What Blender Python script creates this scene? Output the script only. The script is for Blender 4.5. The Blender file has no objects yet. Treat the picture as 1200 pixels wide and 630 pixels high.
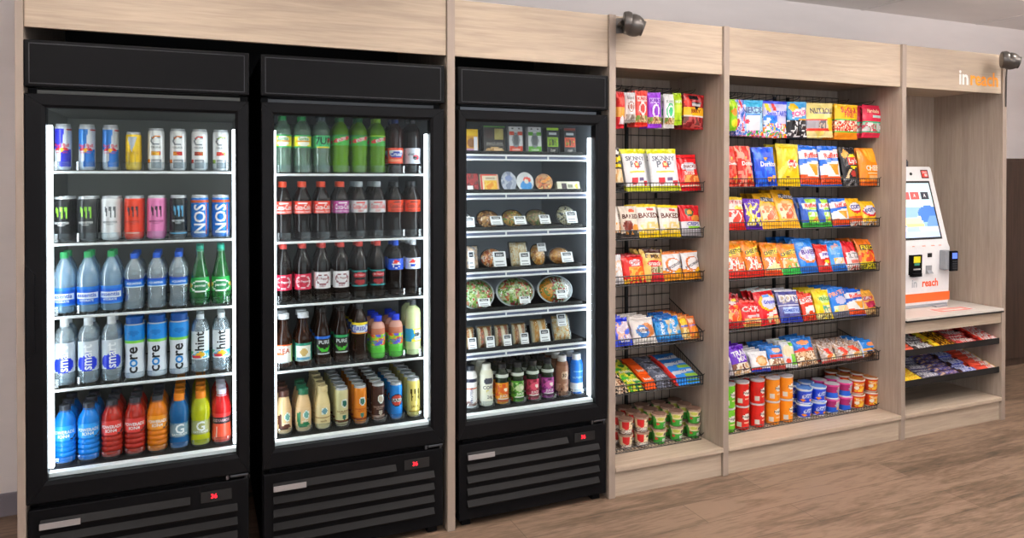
import bpy, bmesh, math, random
from mathutils import Vector, Matrix, noise
random.seed(7)
scene = bpy.context.scene
COL = scene.collection
PI = math.pi

# ------------------------------------------------------------------ camera, world, light, exposure
F_PX, YAW, PITCH, CAM = 850.0, math.radians(23.2), math.radians(0.5), (0.0, -2.867, 1.477)
cd = bpy.data.cameras.new('camera'); co = bpy.data.objects.new('camera', cd); COL.objects.link(co)
cd.sensor_width = 36.0; cd.lens = F_PX / 1200 * 36; cd.shift_y = -(315 - (207 + F_PX * math.tan(PITCH))) / 1200
cd.clip_start = 0.02; co.location = CAM; co.rotation_euler = (PI / 2 - PITCH, 0, -YAW)
scene.camera = co
scene.view_settings.view_transform = 'Standard'; scene.view_settings.look = 'None'
scene.view_settings.gamma = 1.0; scene.view_settings.use_curve_mapping = False
scene.view_settings.exposure = -0.12
world = bpy.data.worlds.new('world'); scene.world = world; world.use_nodes = True
world.node_tree.nodes['Background'].inputs[0].default_value = (1.0, 0.97, 0.94, 1)
world.node_tree.nodes['Background'].inputs[1].default_value = 0.3

def area(name, loc, rot, sx, sy, power, color):
    l = bpy.data.lights.new(name, 'AREA'); l.shape = 'RECTANGLE'; l.size = sx; l.size_y = sy
    l.energy = power; l.color = color
    o = bpy.data.objects.new(name, l); COL.objects.link(o); o.location = loc; o.rotation_euler = rot
    return o
# added fill: unseen ceiling panels (fixtures built below) and a glowing window pane behind
for i, (x, y) in enumerate(((-1.2, -2.6), (1.6, -2.6), (4.4, -2.6))):
    area('added_panel_fill', (x, y, 2.63), (0, 0, 0), 1.2, 0.6, 14, (1.0, 0.98, 0.96))
area('added_front_fill', (1.6, -5.0, 1.45), (math.radians(90), 0, 0), 6.0, 1.9, 46, (0.94, 0.97, 1.0))
for x in (-0.6, 2.4, 5.4):      # added uplight to brighten ceiling and wall, from unseen lamps
    area('added_uplight', (x, -1.5, 2.16), (PI, 0, 0), 1.6, 0.12, 58 if x < 0 else 105, (1.0, 0.97, 0.95))
DOWNLIGHTS = [(-0.1, -0.5), (1.1, -0.5), (2.3, -0.5), (3.4, -0.5), (4.5, -0.5), (6.2, -0.6)]
for x, y in DOWNLIGHTS:
    l = bpy.data.lights.new('downlight', 'SPOT'); l.energy = 13 if x < 1 else (16 if x < 3 else 17); l.spot_size = math.radians(125); l.spot_blend = 0.6
    l.shadow_soft_size = 0.05; l.color = (1.0, 0.92, 0.83)
    o = bpy.data.objects.new('downlight', l); COL.objects.link(o); o.location = (x, y, 2.62)

# ------------------------------------------------------------------ helpers
def lin(c):
    if isinstance(c, str):
        c = c.lstrip('#'); c = [int(c[i:i + 2], 16) / 255 for i in (0, 2, 4)] if len(c) == 6 else [int(k * 2, 16) / 255 for k in c]
    return tuple((v / 12.92 if v <= 0.04045 else ((v + 0.055) / 1.055) ** 2.4) for v in c)

_cy, _sy = math.cos(YAW), math.sin(YAW)
_fw = Vector((_sy * math.cos(PITCH), _cy * math.cos(PITCH), -math.sin(PITCH)))
_rt = Vector((_cy, -_sy, 0)); _up = _rt.cross(_fw); _CYP = 207 + F_PX * math.tan(PITCH)
def at(px, py, Y):                       # a point of the photograph on the plane y = Y
    r = _fw * F_PX + _rt * (px - 600) - _up * (py - _CYP)
    t = (Y - CAM[1]) / r.y
    return Vector(CAM) + r * t
def ax(px, Y): return at(px, 300, Y).x
def az(px, py, Y): return at(px, py, Y).z

MATS = {}
def newmat(name):
    m = bpy.data.materials.new(name); m.use_nodes = True
    nt = m.node_tree; b = nt.nodes['Principled BSDF']; return m, nt, b
def flat(name, col, rough=0.5, metal=0.0, spec=0.5, emit=0.0, bump=0.0, bscale=200):
    if name in MATS: return MATS[name]
    m, nt, b = newmat(name); c = lin(col)
    nz = nt.nodes.new('ShaderNodeTexNoise'); nz.inputs['Scale'].default_value = 35
    mx = nt.nodes.new('ShaderNodeMix'); mx.data_type = 'RGBA'
    mx.inputs[6].default_value = (*[v * 0.93 for v in c], 1); mx.inputs[7].default_value = (*[min(1, v * 1.05) for v in c], 1)
    nt.links.new(nz.outputs[0], mx.inputs[0]); nt.links.new(mx.outputs[2], b.inputs['Base Color'])
    b.inputs['Roughness'].default_value = rough; b.inputs['Metallic'].default_value = metal
    b.inputs['Specular IOR Level'].default_value = spec
    if emit: b.inputs['Emission Color'].default_value = (*c, 1); b.inputs['Emission Strength'].default_value = emit
    if bump:
        n2 = nt.nodes.new('ShaderNodeTexNoise'); n2.inputs['Scale'].default_value = bscale
        bp = nt.nodes.new('ShaderNodeBump'); bp.inputs['Strength'].default_value = bump; bp.inputs['Distance'].default_value = 0.002
        nt.links.new(n2.outputs[0], bp.inputs['Height']); nt.links.new(bp.outputs[0], b.inputs['Normal'])
    MATS[name] = m; return m
def attr(name, rough=0.35, metal=0.0, coat=0.0, spec=0.5, bump=0.0, bscale=60, emit=0.0):
    if name in MATS: return MATS[name]
    m, nt, b = newmat(name)
    a = nt.nodes.new('ShaderNodeAttribute'); a.attribute_name = 'Col'
    nt.links.new(a.outputs['Color'], b.inputs['Base Color'])
    b.inputs['Roughness'].default_value = rough; b.inputs['Metallic'].default_value = metal; b.inputs['Coat Weight'].default_value = coat; b.inputs['Specular IOR Level'].default_value = spec
    if emit: nt.links.new(a.outputs['Color'], b.inputs['Emission Color']); b.inputs['Emission Strength'].default_value = emit
    if bump:
        n2 = nt.nodes.new('ShaderNodeTexNoise'); n2.inputs['Scale'].default_value = bscale
        tc = nt.nodes.new('ShaderNodeTexCoord'); nt.links.new(tc.outputs['Object'], n2.inputs['Vector'])
        bp = nt.nodes.new('ShaderNodeBump'); bp.inputs['Strength'].default_value = bump; bp.inputs['Distance'].default_value = 0.006
        nt.links.new(n2.outputs[0], bp.inputs['Height']); nt.links.new(bp.outputs[0], b.inputs['Normal'])
    MATS[name] = m; return m
def clear(name, tint, gloss=0.06, rough=0.05, edge=0.6, refract_mix=0.0, refract_col='#ffffff'):
    """thin clear plastic or glass: see-through with a fresnel sheen"""
    if name in MATS: return MATS[name]
    m = bpy.data.materials.new(name); m.use_nodes = True; nt = m.node_tree; nt.nodes.clear()
    out = nt.nodes.new('ShaderNodeOutputMaterial'); mix = nt.nodes.new('ShaderNodeMixShader')
    tr = nt.nodes.new('ShaderNodeBsdfTransparent'); tr.inputs[0].default_value = (*lin(tint), 1)
    gl = nt.nodes.new('ShaderNodeBsdfGlossy'); gl.inputs['Roughness'].default_value = rough
    lw = nt.nodes.new('ShaderNodeLayerWeight'); lw.inputs['Blend'].default_value = 0.35
    mr = nt.nodes.new('ShaderNodeMapRange'); mr.inputs['To Min'].default_value = gloss; mr.inputs['To Max'].default_value = edge
    nt.links.new(lw.outputs['Facing'], mr.inputs['Value'])
    src = tr
    if refract_mix:                                  # pale diffuse share stands in for light refracted through the filled bottle
        df = nt.nodes.new('ShaderNodeBsdfDiffuse'); df.inputs[0].default_value = (*lin(refract_col), 1)
        m2 = nt.nodes.new('ShaderNodeMixShader'); m2.inputs[0].default_value = refract_mix
        nt.links.new(tr.outputs[0], m2.inputs[1]); nt.links.new(df.outputs[0], m2.inputs[2]); src = m2
    nt.links.new(mr.outputs[0], mix.inputs[0]); nt.links.new(src.outputs[0], mix.inputs[1]); nt.links.new(gl.outputs[0], mix.inputs[2])
    nt.links.new(mix.outputs[0], out.inputs[0]); MATS[name] = m; return m
def wood(name, c1, c2, axis, rough=0.55, scale=1.0):
    if name in MATS: return MATS[name]
    m, nt, b = newmat(name); N = nt.nodes.new; L = nt.links.new
    tc = N('ShaderNodeTexCoord'); mp = N('ShaderNodeMapping')
    s = {'X': (2.2, 38, 38), 'Z': (38, 38, 2.2), 'Y': (38, 2.2, 38)}[axis]
    mp.inputs['Scale'].default_value = [k * scale for k in s]
    L(tc.outputs['Object'], mp.inputs[0])
    n1 = N('ShaderNodeTexNoise'); n1.inputs['Scale'].default_value = 1.0; n1.inputs['Detail'].default_value = 5; n1.inputs['Distortion'].default_value = 0.9
    n2 = N('ShaderNodeTexNoise'); n2.inputs['Scale'].default_value = 4.5; n2.inputs['Detail'].default_value = 4
    L(mp.outputs[0], n1.inputs['Vector']); L(mp.outputs[0], n2.inputs['Vector'])
    ad = N('ShaderNodeMath'); ad.operation = 'MULTIPLY_ADD'; ad.inputs[1].default_value = 0.45
    L(n2.outputs[0], ad.inputs[0]); L(n1.outputs[0], ad.inputs[2])
    cr = N('ShaderNodeValToRGB'); cr.color_ramp.elements[0].position = 0.48; cr.color_ramp.elements[1].position = 0.95
    cr.color_ramp.elements[0].color = (*lin(c1), 1); cr.color_ramp.elements[1].color = (*lin(c2), 1)
    L(ad.outputs[0], cr.inputs[0]); L(cr.outputs[0], b.inputs['Base Color'])
    b.inputs['Roughness'].default_value = rough; b.inputs['Specular IOR Level'].default_value = 0.3
    MATS[name] = m; return m

WOODX = wood('oak_laminate_horizontal', '#a69584', '#bfae9a', 'X')
WOODZ = wood('oak_laminate_vertical', '#9b8d80', '#b3a598', 'Z')
EDGE = flat('oak_edge_banding', '#9a8b7f', 0.5)
BLACK = flat('black_powder_coat', '#101012', 0.38, spec=0.08)
BLACKM = flat('matt_black', '#0c0c0d', 0.6)
WIRE = flat('black_wire', '#0d0d0e', 0.35)
FRAME = flat('black_door_frame', '#121214', 0.33, spec=0.10)
WHITE = flat('white_plastic', '#f2f2f2', 0.3)
SILVER = flat('brushed_silver', '#b9bcc0', 0.3, 0.9)
PRINT = attr('printed_film', 0.3)
FOIL = attr('printed_foil_bag', 0.24, bump=0.8, bscale=30)
CANM = attr('printed_can', 0.25, 0.25)
WRAP = attr('candy_wrapper_film', 0.38, spec=0.2, bump=0.3, bscale=60)
PAPER = attr('printed_paper', 0.5)
FOOD = attr('food', 0.45)
LIQ = attr('bottled_drink', 0.10, spec=0.35)
CLEAR = clear('clear_plastic', '#e8f0f4', 0.05, 0.08, 0.75)
WATERC = clear('filled_clear_bottle', '#e4eef4', 0.08, 0.1, 0.85, 0.3, '#d0e0ea')
CLEARG = clear('green_clear_plastic', '#cfe8d4', 0.06, 0.08, 0.7, 0.16, '#b4d4c0')
CLEARB = clear('blue_clear_plastic', '#b4d6f0', 0.08, 0.1, 0.85, 0.38, '#b4daf4')
GLASSG = clear('green_glass', '#3fae5a', 0.08, 0.06, 0.6, 0.35, '#2f9a4a')
LID = clear('clear_lid', '#f4f7f8', 0.04, 0.06, 0.5)
PANE = clear('door_glass', '#f4f8f8', 0.006, 0.0, 0.05)

class MB:
    def __init__(s): s.v = []; s.f = []; s.c = []; s.m = []
    def face(s, idx, col=None, m=0): s.f.append(idx); s.c.append(col); s.m.append(m)
    def quad(s, a, b, c, d, col=None, m=0):
        n = len(s.v); s.v += [tuple(a), tuple(b), tuple(c), tuple(d)]; s.face((n, n + 1, n + 2, n + 3), col, m)
    def poly(s, pts, col=None, m=0):
        n = len(s.v); s.v += [tuple(p) for p in pts]; s.face(tuple(range(n, n + len(pts))), col, m)
    def box(s, x0, y0, z0, x1, y1, z1, col=None, b=0.0, m=0):
        if x0 > x1: x0, x1 = x1, x0
        if y0 > y1: y0, y1 = y1, y0
        if z0 > z1: z0, z1 = z1, z0
        if b <= 0:
            n = len(s.v); s.v += [(x, y, z) for z in (z0, z1) for y in (y0, y1) for x in (x0, x1)]
            for q in ((0, 2, 3, 1), (4, 5, 7, 6), (0, 1, 5, 4), (2, 6, 7, 3), (0, 4, 6, 2), (1, 3, 7, 5)): s.face(tuple(n + k for k in q), col, m)
            return
        b = min(b, (x1 - x0) * .45, (y1 - y0) * .45, (z1 - z0) * .45)
        bm = bmesh.new(); bmesh.ops.create_cube(bm, size=1)
        for v in bm.verts: v.co = Vector(((x0 + x1) / 2 + v.co.x * (x1 - x0), (y0 + y1) / 2 + v.co.y * (y1 - y0), (z0 + z1) / 2 + v.co.z * (z1 - z0)))
        bmesh.ops.bevel(bm, geom=bm.edges[:], offset=b, segments=2, affect='EDGES', profile=0.6)
        s.bm(bm, col, m)
    def bm(s, bm, col=None, m=0):
        n = len(s.v); bm.verts.index_update()
        s.v += [tuple(v.co) for v in bm.verts]
        for f in bm.faces: s.face(tuple(n + v.index for v in f.verts), col, m)
        bm.free()
    def tube(s, pts, r, seg=6, col=None, m=0, cap=True):
        pts = [Vector(p) for p in pts]; n0 = len(s.v); k = len(pts)
        for i, p in enumerate(pts):
            d = (pts[min(i + 1, k - 1)] - pts[max(i - 1, 0)]).normalized()
            a = Vector((0, 0, 1)) if abs(d.z) < 0.9 else Vector((1, 0, 0))
            u = d.cross(a).normalized(); w = d.cross(u).normalized()
            rr = r[i] if isinstance(r, (list, tuple)) else r
            for j in range(seg):
                t = 2 * PI * j / seg; s.v.append(tuple(p + (u * math.cos(t) + w * math.sin(t)) * rr))
        for i in range(k - 1):
            for j in range(seg):
                a = n0 + i * seg + j; b_ = n0 + i * seg + (j + 1) % seg
                s.face((a, b_, b_ + seg, a + seg), col, m)
        if cap:
            s.face(tuple(n0 + j for j in range(seg))[::-1], col, m); s.face(tuple(n0 + (k - 1) * seg + j for j in range(seg)), col, m)
    def lathe(s, prof, col=None, seg=20, m=0, cap0=True, cap1=True, sx=1.0, sy=1.0):
        n0 = len(s.v)
        for r, z in prof:
            for j in range(seg):
                t = -PI / 2 + (j / seg - 0.5) * 2 * PI; s.v.append((r * math.cos(t) * sx, r * math.sin(t) * sy, z))
        for i in range(len(prof) - 1):
            zc = (prof[i][1] + prof[i + 1][1]) / 2
            for j in range(seg):
                a = n0 + i * seg + j; b_ = n0 + i * seg + (j + 1) % seg
                c = col((j + .5) / seg, zc) if callable(col) else col
                s.face((a, b_, b_ + seg, a + seg), c, m)
        cc = (lambda z: col(0.5, z) if callable(col) else col)
        if cap0: s.face(tuple(n0 + j for j in range(seg))[::-1], cc(prof[0][1]), m)
        if cap1: s.face(tuple(n0 + (len(prof) - 1) * seg + j for j in range(seg)), cc(prof[-1][1]), m)
    def prism(s, poly, a, b_, axis='X', col=None, m=0):
        """extrude a closed 2D outline (y,z) along X, (x,z) along Y or (x,y) along Z"""
        P = {'X': lambda p, t: (t, p[0], p[1]), 'Y': lambda p, t: (p[0], t, p[1]), 'Z': lambda p, t: (p[0], p[1], t)}[axis]
        n = len(s.v); k = len(poly)
        s.v += [P(p, a) for p in poly] + [P(p, b_) for p in poly]
        for i in range(k): s.face((n + i, n + (i + 1) % k, n + k + (i + 1) % k, n + k + i), col, m)
        s.face(tuple(range(n, n + k))[::-1], col, m); s.face(tuple(range(n + k, n + 2 * k)), col, m)
    def text(s, txt, fn, size, col, cx=0, cy=0, rot=0, m=0, bold=0.02, step=0.006, maxw=None):
        """lettering laid on a surface: fn maps flat metres (s,t) to a point"""
        V, Fc, w = glyphs(txt, bold)
        k = size
        if maxw and w * k > maxw: sxk = maxw / (w)
        else: sxk = k
        bm = bmesh.new(); vs = [bm.verts.new((x * sxk, y * k, 0)) for x, y in V]
        for f in Fc:
            try: bm.faces.new([vs[i] for i in f])
            except ValueError: pass
        cr, sr = math.cos(rot), math.sin(rot)
        for v in bm.verts:
            x, y = v.co.x, v.co.y; v.co = Vector((x * cr - y * sr + cx, x * sr + y * cr + cy, 0))
        xs = [v.co.x for v in bm.verts]
        if xs:
            x = math.floor(min(xs) / step) * step + step
            while x < max(xs):
                bmesh.ops.bisect_plane(bm, geom=bm.verts[:] + bm.edges[:] + bm.faces[:], plane_co=(x, 0, 0), plane_no=(1, 0, 0)); x += step
        for v in bm.verts: v.co = Vector(fn(v.co.x, v.co.y))
        s.bm(bm, lin(col), m)
    def build(s, name, mat, parent=None, smooth=False, sharp=None, loc=None):
        me = bpy.data.meshes.new(name); me.from_pydata(s.v, [], s.f)
        mats = mat if isinstance(mat, (list, tuple)) else [mat]
        for x in mats: me.materials.append(x)
        if len(mats) > 1: me.polygons.foreach_set('material_index', s.m)
        if any(c is not None for c in s.c):
            ca = me.color_attributes.new('Col', 'FLOAT_COLOR', 'CORNER'); buf = []
            for f, c in zip(s.f, s.c):
                c = c or (0.5, 0.5, 0.5)
                buf += [c[0], c[1], c[2], 1.0] * len(f)
            ca.data.foreach_set('color', buf)
        if smooth:
            me.polygons.foreach_set('use_smooth', [True] * len(me.polygons))
            me.update(); me.set_sharp_from_angle(angle=math.radians(sharp or 40))
        me.update()
        o = bpy.data.objects.new(name, me); COL.objects.link(o)
        if parent: o.parent = parent
        if loc: o.location = loc
        return o

_G = {}
def glyphs(txt, bold=0.02):
    key = (txt, bold)
    if key in _G: return _G[key]
    cu = bpy.data.curves.new('t', 'FONT'); cu.body = txt; cu.size = 1.0; cu.offset = bold; cu.resolution_u = 2; cu.align_x = 'CENTER'
    o = bpy.data.objects.new('t', cu); COL.objects.link(o)
    dg = bpy.context.evaluated_depsgraph_get(); dg.update()
    me = bpy.data.meshes.new_from_object(o.evaluated_get(dg))
    ys = [v.co.y for v in me.vertices]; xs = [v.co.x for v in me.vertices]
    h = max(ys) - min(ys); my = (max(ys) + min(ys)) / 2; mx = (max(xs) + min(xs)) / 2
    V = [((v.co.x - mx) / h, (v.co.y - my) / h) for v in me.vertices]; Fc = [tuple(p.vertices) for p in me.polygons]
    bpy.data.objects.remove(o); bpy.data.meshes.remove(me); bpy.data.curves.remove(cu)
    _G[key] = (V, Fc, (max(xs) - min(xs)) / h); return _G[key]

def tag(o, label, cat, group=None):
    n = len(label.replace(',', ' ').split())
    if n < 4 or n > 16: print('LABEL LENGTH', n, label)
    o['label'] = label; o['category'] = cat
    if group: o['group'] = group
    return o
def empty(name, loc=(0, 0, 0), rz=0):
    o = bpy.data.objects.new(name, None); COL.objects.link(o); o.location = loc; o.rotation_euler = (0, 0, rz)
    o.empty_display_size = 0.05; return o
def structure(o): o['kind'] = 'structure'; return o
def dup(root, kids):
    r = root.copy(); COL.objects.link(r)
    for ch, gr in kids:
        c = ch.copy(); COL.objects.link(c); c.parent = r
        for g in gr: d = g.copy(); COL.objects.link(d); d.parent = c
    return r
class Proto:
    """first placement moves the original, later ones copy it with its parts"""
    def __init__(s, root): s.root = root; s.used = False; s.kids = [(c, list(c.children)) for c in root.children]
    def place(s, loc, rot, label, cat, group):
        if s.used: o = dup(s.root, s.kids)
        else: o = s.root; s.used = True
        o.location = loc; o.rotation_euler = rot; tag(o, label, cat, group); return o
ORD = ['', 'first', 'second', 'third', 'fourth', 'fifth', 'sixth', 'seventh', 'eighth', 'ninth', 'tenth', 'eleventh', 'twelfth']

# ------------------------------------------------------------------ the room
fm, nt, bs = newmat('wood_plank_floor')
N = nt.nodes.new; L = nt.links.new
tc = N('ShaderNodeTexCoord'); mp = N('ShaderNodeMapping'); L(tc.outputs['Object'], mp.inputs[0])
br = N('ShaderNodeTexBrick'); br.inputs['Scale'].default_value = 1.0; br.inputs['Brick Width'].default_value = 1.22; br.inputs['Row Height'].default_value = 0.18
br.inputs['Mortar Size'].default_value = 0.0012; br.offset = 0.37
br.inputs['Color1'].default_value = (0.0, 0, 0, 1); br.inputs['Color2'].default_value = (1, 1, 1, 1); br.inputs['Mortar'].default_value = (0.3, 0.3, 0.3, 1)
L(mp.outputs[0], br.inputs['Vector'])
m2 = N('ShaderNodeMapping'); m2.inputs['Scale'].default_value = (2.0, 13, 1); L(tc.outputs['Object'], m2.inputs[0])
n1 = N('ShaderNodeTexNoise'); n1.inputs['Scale'].default_value = 1.0; n1.inputs['Detail'].default_value = 7; n1.inputs['Distortion'].default_value = 1.2
n2 = N('ShaderNodeTexNoise'); n2.inputs['Scale'].default_value = 7; n2.inputs['Detail'].default_value = 6
L(m2.outputs[0], n1.inputs['Vector']); L(m2.outputs[0], n2.inputs['Vector'])
a1 = N('ShaderNodeMath'); a1.operation = 'MULTIPLY_ADD'; a1.inputs[1].default_value = 0.16; L(br.outputs['Color'], a1.inputs[0]); L(n1.outputs[0], a1.inputs[2])
a2 = N('ShaderNodeMath'); a2.operation = 'MULTIPLY_ADD'; a2.inputs[1].default_value = 0.6; L(n2.outputs[0], a2.inputs[0]); L(a1.outputs[0], a2.inputs[2])
cr = N('ShaderNodeValToRGB'); e = cr.color_ramp.elements; e[0].position = 0.50; e[0].color = (*lin('#453a32'), 1); e[1].position = 1.12 if False else 1.0; e[1].color = (*lin('#8a7361'), 1)
k = cr.color_ramp.elements.new(0.76); k.color = (*lin('#6b5848'), 1)
L(a2.outputs[0], cr.inputs[0])
mm = N('ShaderNodeMix'); mm.data_type = 'RGBA'; mm.inputs[7].default_value = (*lin('#4a3d34'), 1); L(br.outputs['Fac'], mm.inputs[0]); L(cr.outputs[0], mm.inputs[6])
L(mm.outputs[2], bs.inputs['Base Color']); bs.inputs['Roughness'].default_value = 0.42; bs.inputs['Specular IOR Level'].default_value = 0.35

RX0, RX1, RY0, RY1, RH = -3.5, 9.5, -5.2, 0.9, 2.66
WALLM = flat('grey_wall_paint', '#e8e1e0', 0.8); CEILM = flat('ceiling_paint', '#efe9e6', 0.85)
b = MB(); b.box(RX0, RY0, -0.06, RX1, RY1, 0); structure(b.build('floor', fm))
b = MB(); b.box(RX0, RY0, RH, RX1, RY1, RH + 0.06); structure(b.build('ceiling', CEILM))
b = MB(); b.box(RX0, RY1, 0, RX1, RY1 + 0.1, RH); structure(b.build('wall_back', WALLM))
b = MB(); b.box(RX0 - 0.1, RY0, 0, RX0, RY1, RH); structure(b.build('wall_left', WALLM))
b = MB(); b.box(RX1, RY0, 0, RX1 + 0.1, RY1, RH); structure(b.build('wall_right', WALLM))
b = MB(); b.box(RX0, RY0 - 0.1, 0, RX1, RY0, RH); structure(b.build('wall_front', WALLM))
b = MB(); b.box(RX0, RY1 - 0.012, 0, -0.6, RY1, 0.1, b=0.003); structure(b.build('baseboard_back', flat('grey_vinyl_base', '#77727a', 0.6)))
TB = flat('white_ceiling_tee', '#e4dedb', 0.6)
b = MB()
for y in (0.27, -0.34, -0.95, -1.56, -3.39): b.box(RX0, y - 0.012, RH - 0.004, RX1, y + 0.012, RH)
for x in [-3 + 1.22 * i for i in range(11)]: b.box(x - 0.012, RY0, RH - 0.004, x + 0.012, RY1, RH)
structure(b.build('trim_1', TB))
# recessed lights, plus added fill panels and an added glowing window behind the camera
for i, (x, y) in enumerate(((-1.2, -2.6), (1.6, -2.6), (4.4, -2.6))):
    r = empty('added_fill_panel', (x, y, RH)); tag(r, 'added flat white ceiling panel for fill light, %s of the row' % ['left', 'middle', 'right'][i], 'ceiling light', 'added fill panels')
    b = MB(); b.box(-.64, -.34, -.02, .64, -.3, 0); b.box(-.64, .3, -.02, .64, .34, 0); b.box(-.64, -.3, -.02, -.6, .3, 0); b.box(.6, -.3, -.02, .64, .3, 0); b.build('frame', WHITE, r)
    b = MB(); b.box(-.6, -.3, -.008, .6, .3, -.001); b.build('diffuser', flat('added_glow_diffuser', '#fff6ea', 0.6, emit=2.5), r)
for i, (x, y) in enumerate(DOWNLIGHTS):
    r = empty('recessed_light', (x, y, RH)); tag(r, 'round recessed ceiling light above the cabinets, %s from the left' % ORD[i + 1], 'ceiling light', 'recessed lights')
    b = MB(); b.lathe([(0.045, -0.001), (0.047, -0.008), (0.062, -0.008), (0.066, -0.001)], seg=24, cap0=False, cap1=False); b.build('trim_ring', WHITE, r, True)
    b = MB(); b.lathe([(0.0449, -0.004), (0.0449, -0.002)], seg=24); b.build('lens', flat('warm_lens', '#ffe6c0', 0.6, emit=3), r)
r = b = MB()
b.box(-1.5, RY0, 0.5, 4.7, RY0 + 0.015, 2.4)
structure(b.build('added_glow_window_1', flat('added_window_glow', '#dfe8f2', 0.2, emit=0.6)))  # unseen glowing pane added to brighten the bays

for i, x in enumerate((-0.6, 2.4, 5.4)):  # unseen lamps added to carry the uplight
    r = empty('added_pendant_lamp', (x, -1.5, RH)); tag(r, 'added long white fill lamp hung in front of the coolers, %s of three' % ['left', 'middle', 'right'][i], 'lamp', 'added fill lamps')
    b = MB(); b.box(-.82, -.07, -.56, .82, .07, -.51, b=.004); b.build('housing', WHITE, r)
    b = MB(); b.tube([(-.6, 0, -.51), (-.6, 0, 0)], .002, 5); b.tube([(.6, 0, -.51), (.6, 0, 0)], .002, 5); b.build('suspension', SILVER, r)

# dark cabinet beyond the kiosk, against the back wall
r = empty('storage_cabinet', (6.4, 0.8, 0)); tag(r, 'low dark brown cabinet against the wall right of the kiosk bay', 'cabinet')
DK = wood('dark_walnut', '#33261f', '#4d3b31', 'Z', 0.35)
b = MB(); b.box(-1.4, 0, 0.0, 1.4, 0.09, 1.62, b=0.004); b.build('carcass', DK, r)
for i in range(4):
    b = MB(); b.box(-1.39 + i * 0.697, -0.018, 0.06, -1.39 + i * 0.697 + 0.69, -0.001, 1.6, b=0.003); d = b.build('door', DK, r)

# ------------------------------------------------------------------ oak surround
HT, HB = 2.217, 1.98
POST = [(-0.568, -0.544), (0.938, 0.971), (1.712, 1.746), (2.362, 2.395), (3.600, 3.633), (4.462, 4.497)]
def post(r, i, y1=0.88):
    x0, x1 = POST[i]
    b = MB(); b.box(x0, 0.0, 0.0, x1, y1, HT, b=0.0015)
    o = b.build('side_panel', [WOODZ, EDGE], r)
    for p in o.data.polygons:
        if p.normal.y < -0.9: p.material_index = 1
    return o
def header(r, x0, x1, y0=0.012):
    b = MB(); b.box(x0 + 0.0015, y0, HB, x1 - 0.0015, y0 + 0.02, HT - 0.002, b=0.001); return b.build('header_panel', WOODX, r)
r = empty('cooler_surround'); tag(r, 'light oak laminate surround framing the three black glass door coolers', 'cabinet surround')
for i in (0, 1, 2): post(r, i)
header(r, POST[0][1], POST[1][0]); header(r, POST[1][1], POST[2][0])
b = MB(); b.box(POST[0][1], 0.0325, HT - .03, POST[1][0], 0.88, HT - .012); b.box(POST[1][1], 0.0325, HT - .03, POST[2][0], 0.88, HT - .012); b.build('top_panel', BLACKM, r)  # black panels put the shade of the gap above the coolers into colour
b = MB(); b.box(POST[0][1], 0.82, 0.05, POST[1][0], 0.838, HT - .031); b.box(POST[1][1], 0.82, 0.05, POST[2][0], 0.838, HT - .031); b.build('back_panel', BLACKM, r)

def bay(name, label, i, base=True):
    x0, x1 = POST[i][1], POST[i + 1][0]
    r = empty(name); tag(r, label, 'cabinet')
    post(r, i + 1)
    h = header(r, x0, x1)
    b = MB(); b.box(x0, 0.45, 0.0, x1, 0.468, HT - .01); b.build('back_panel', WOODZ, r)
    b = MB(); b.box(x0, 0.033, HB + 0.022, x1, 0.449, HB + 0.04); b.build('top_panel', WOODX, r)
    b = MB(); b.box(x0, -0.004, 0.118, x1, 0.449, 0.14, b=0.003); b.build('base_shelf', WOODX, r)
    b = MB(); b.box(x0, 0.014, 0.0, x1, 0.032, 0.117, b=0.001); b.build('toe_kick', WOODX, r)
    return r, h, x0, x1
bay('snack_cabinet', 'narrow open light oak snack cabinet right of the coolers', 2)
bay('snack_cabinet', 'wide open light oak snack cabinet left of the payment kiosk', 3)
kr, kh, kx0, kx1 = bay('kiosk_cabinet', 'light oak kiosk bay with white counter and two candy trays', 4)
b = MB()
hx = lambda s, t: (s, 0.0115, t)
xl, xr_ = ax(1118, 0.01), ax(1171, 0.01); zc = az(1145, 92, 0.01)
V, Fc, w_in = glyphs('in', 0.025); V, Fc, w_re = glyphs('reach', 0.025)
hh = 0.085; tot = xr_ - xl
b.text('in', lambda s, t: (s, 0.0105, t), hh, '#f4f1ee', cx=xl + tot * 0.19, cy=zc, bold=0.025, maxw=tot * 0.27, step=1)
b.build('lettering', PAPER, kh)['label'] = 'white letters in of the sign'
b = MB(); b.text('reach', lambda s, t: (s, 0.0105, t), hh, '#f59a1c', cx=xl + tot * 0.645, cy=zc, bold=0.022, maxw=tot * 0.70, step=1)
b.build('lettering', PAPER, kh)['label'] = 'orange letters reach of the sign'
# counter, apron and trays of the kiosk bay
b = MB(); b.box(kx0, -0.012, 0.667, kx1, 0.449, 0.682, b=0.002); b.build('countertop', flat('white_laminate', '#d9d2cb', 0.35), kr)
b = MB(); b.box(kx0, -0.0135, 0.658, kx1, 0.449, 0.6665, b=0.001); b.build('counter_edge', BLACKM, kr)['label'] = 'black underside edge'
b = MB(); b.box(kx0, 0.006, 0.592, kx1, 0.024, 0.657, b=0.001); b.build('apron', WOODX, kr)
TRAYS = []
for z in (0.463, 0.288):
    b = MB(); s = 0.0028
    y0, y1, rise = 0.01, 0.34, 0.105
    b.prism([(y0, z), (y0, z + 0.036), (y0 + .004, z + 0.036), (y0 + .004, z + s), (y1, z + rise + s), (y1, z + rise)], kx0 + .006, kx1 - .006, 'X')
    t = b.build('display_tray', BLACKM, kr); TRAYS.append((z, y0, y1, rise))

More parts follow.
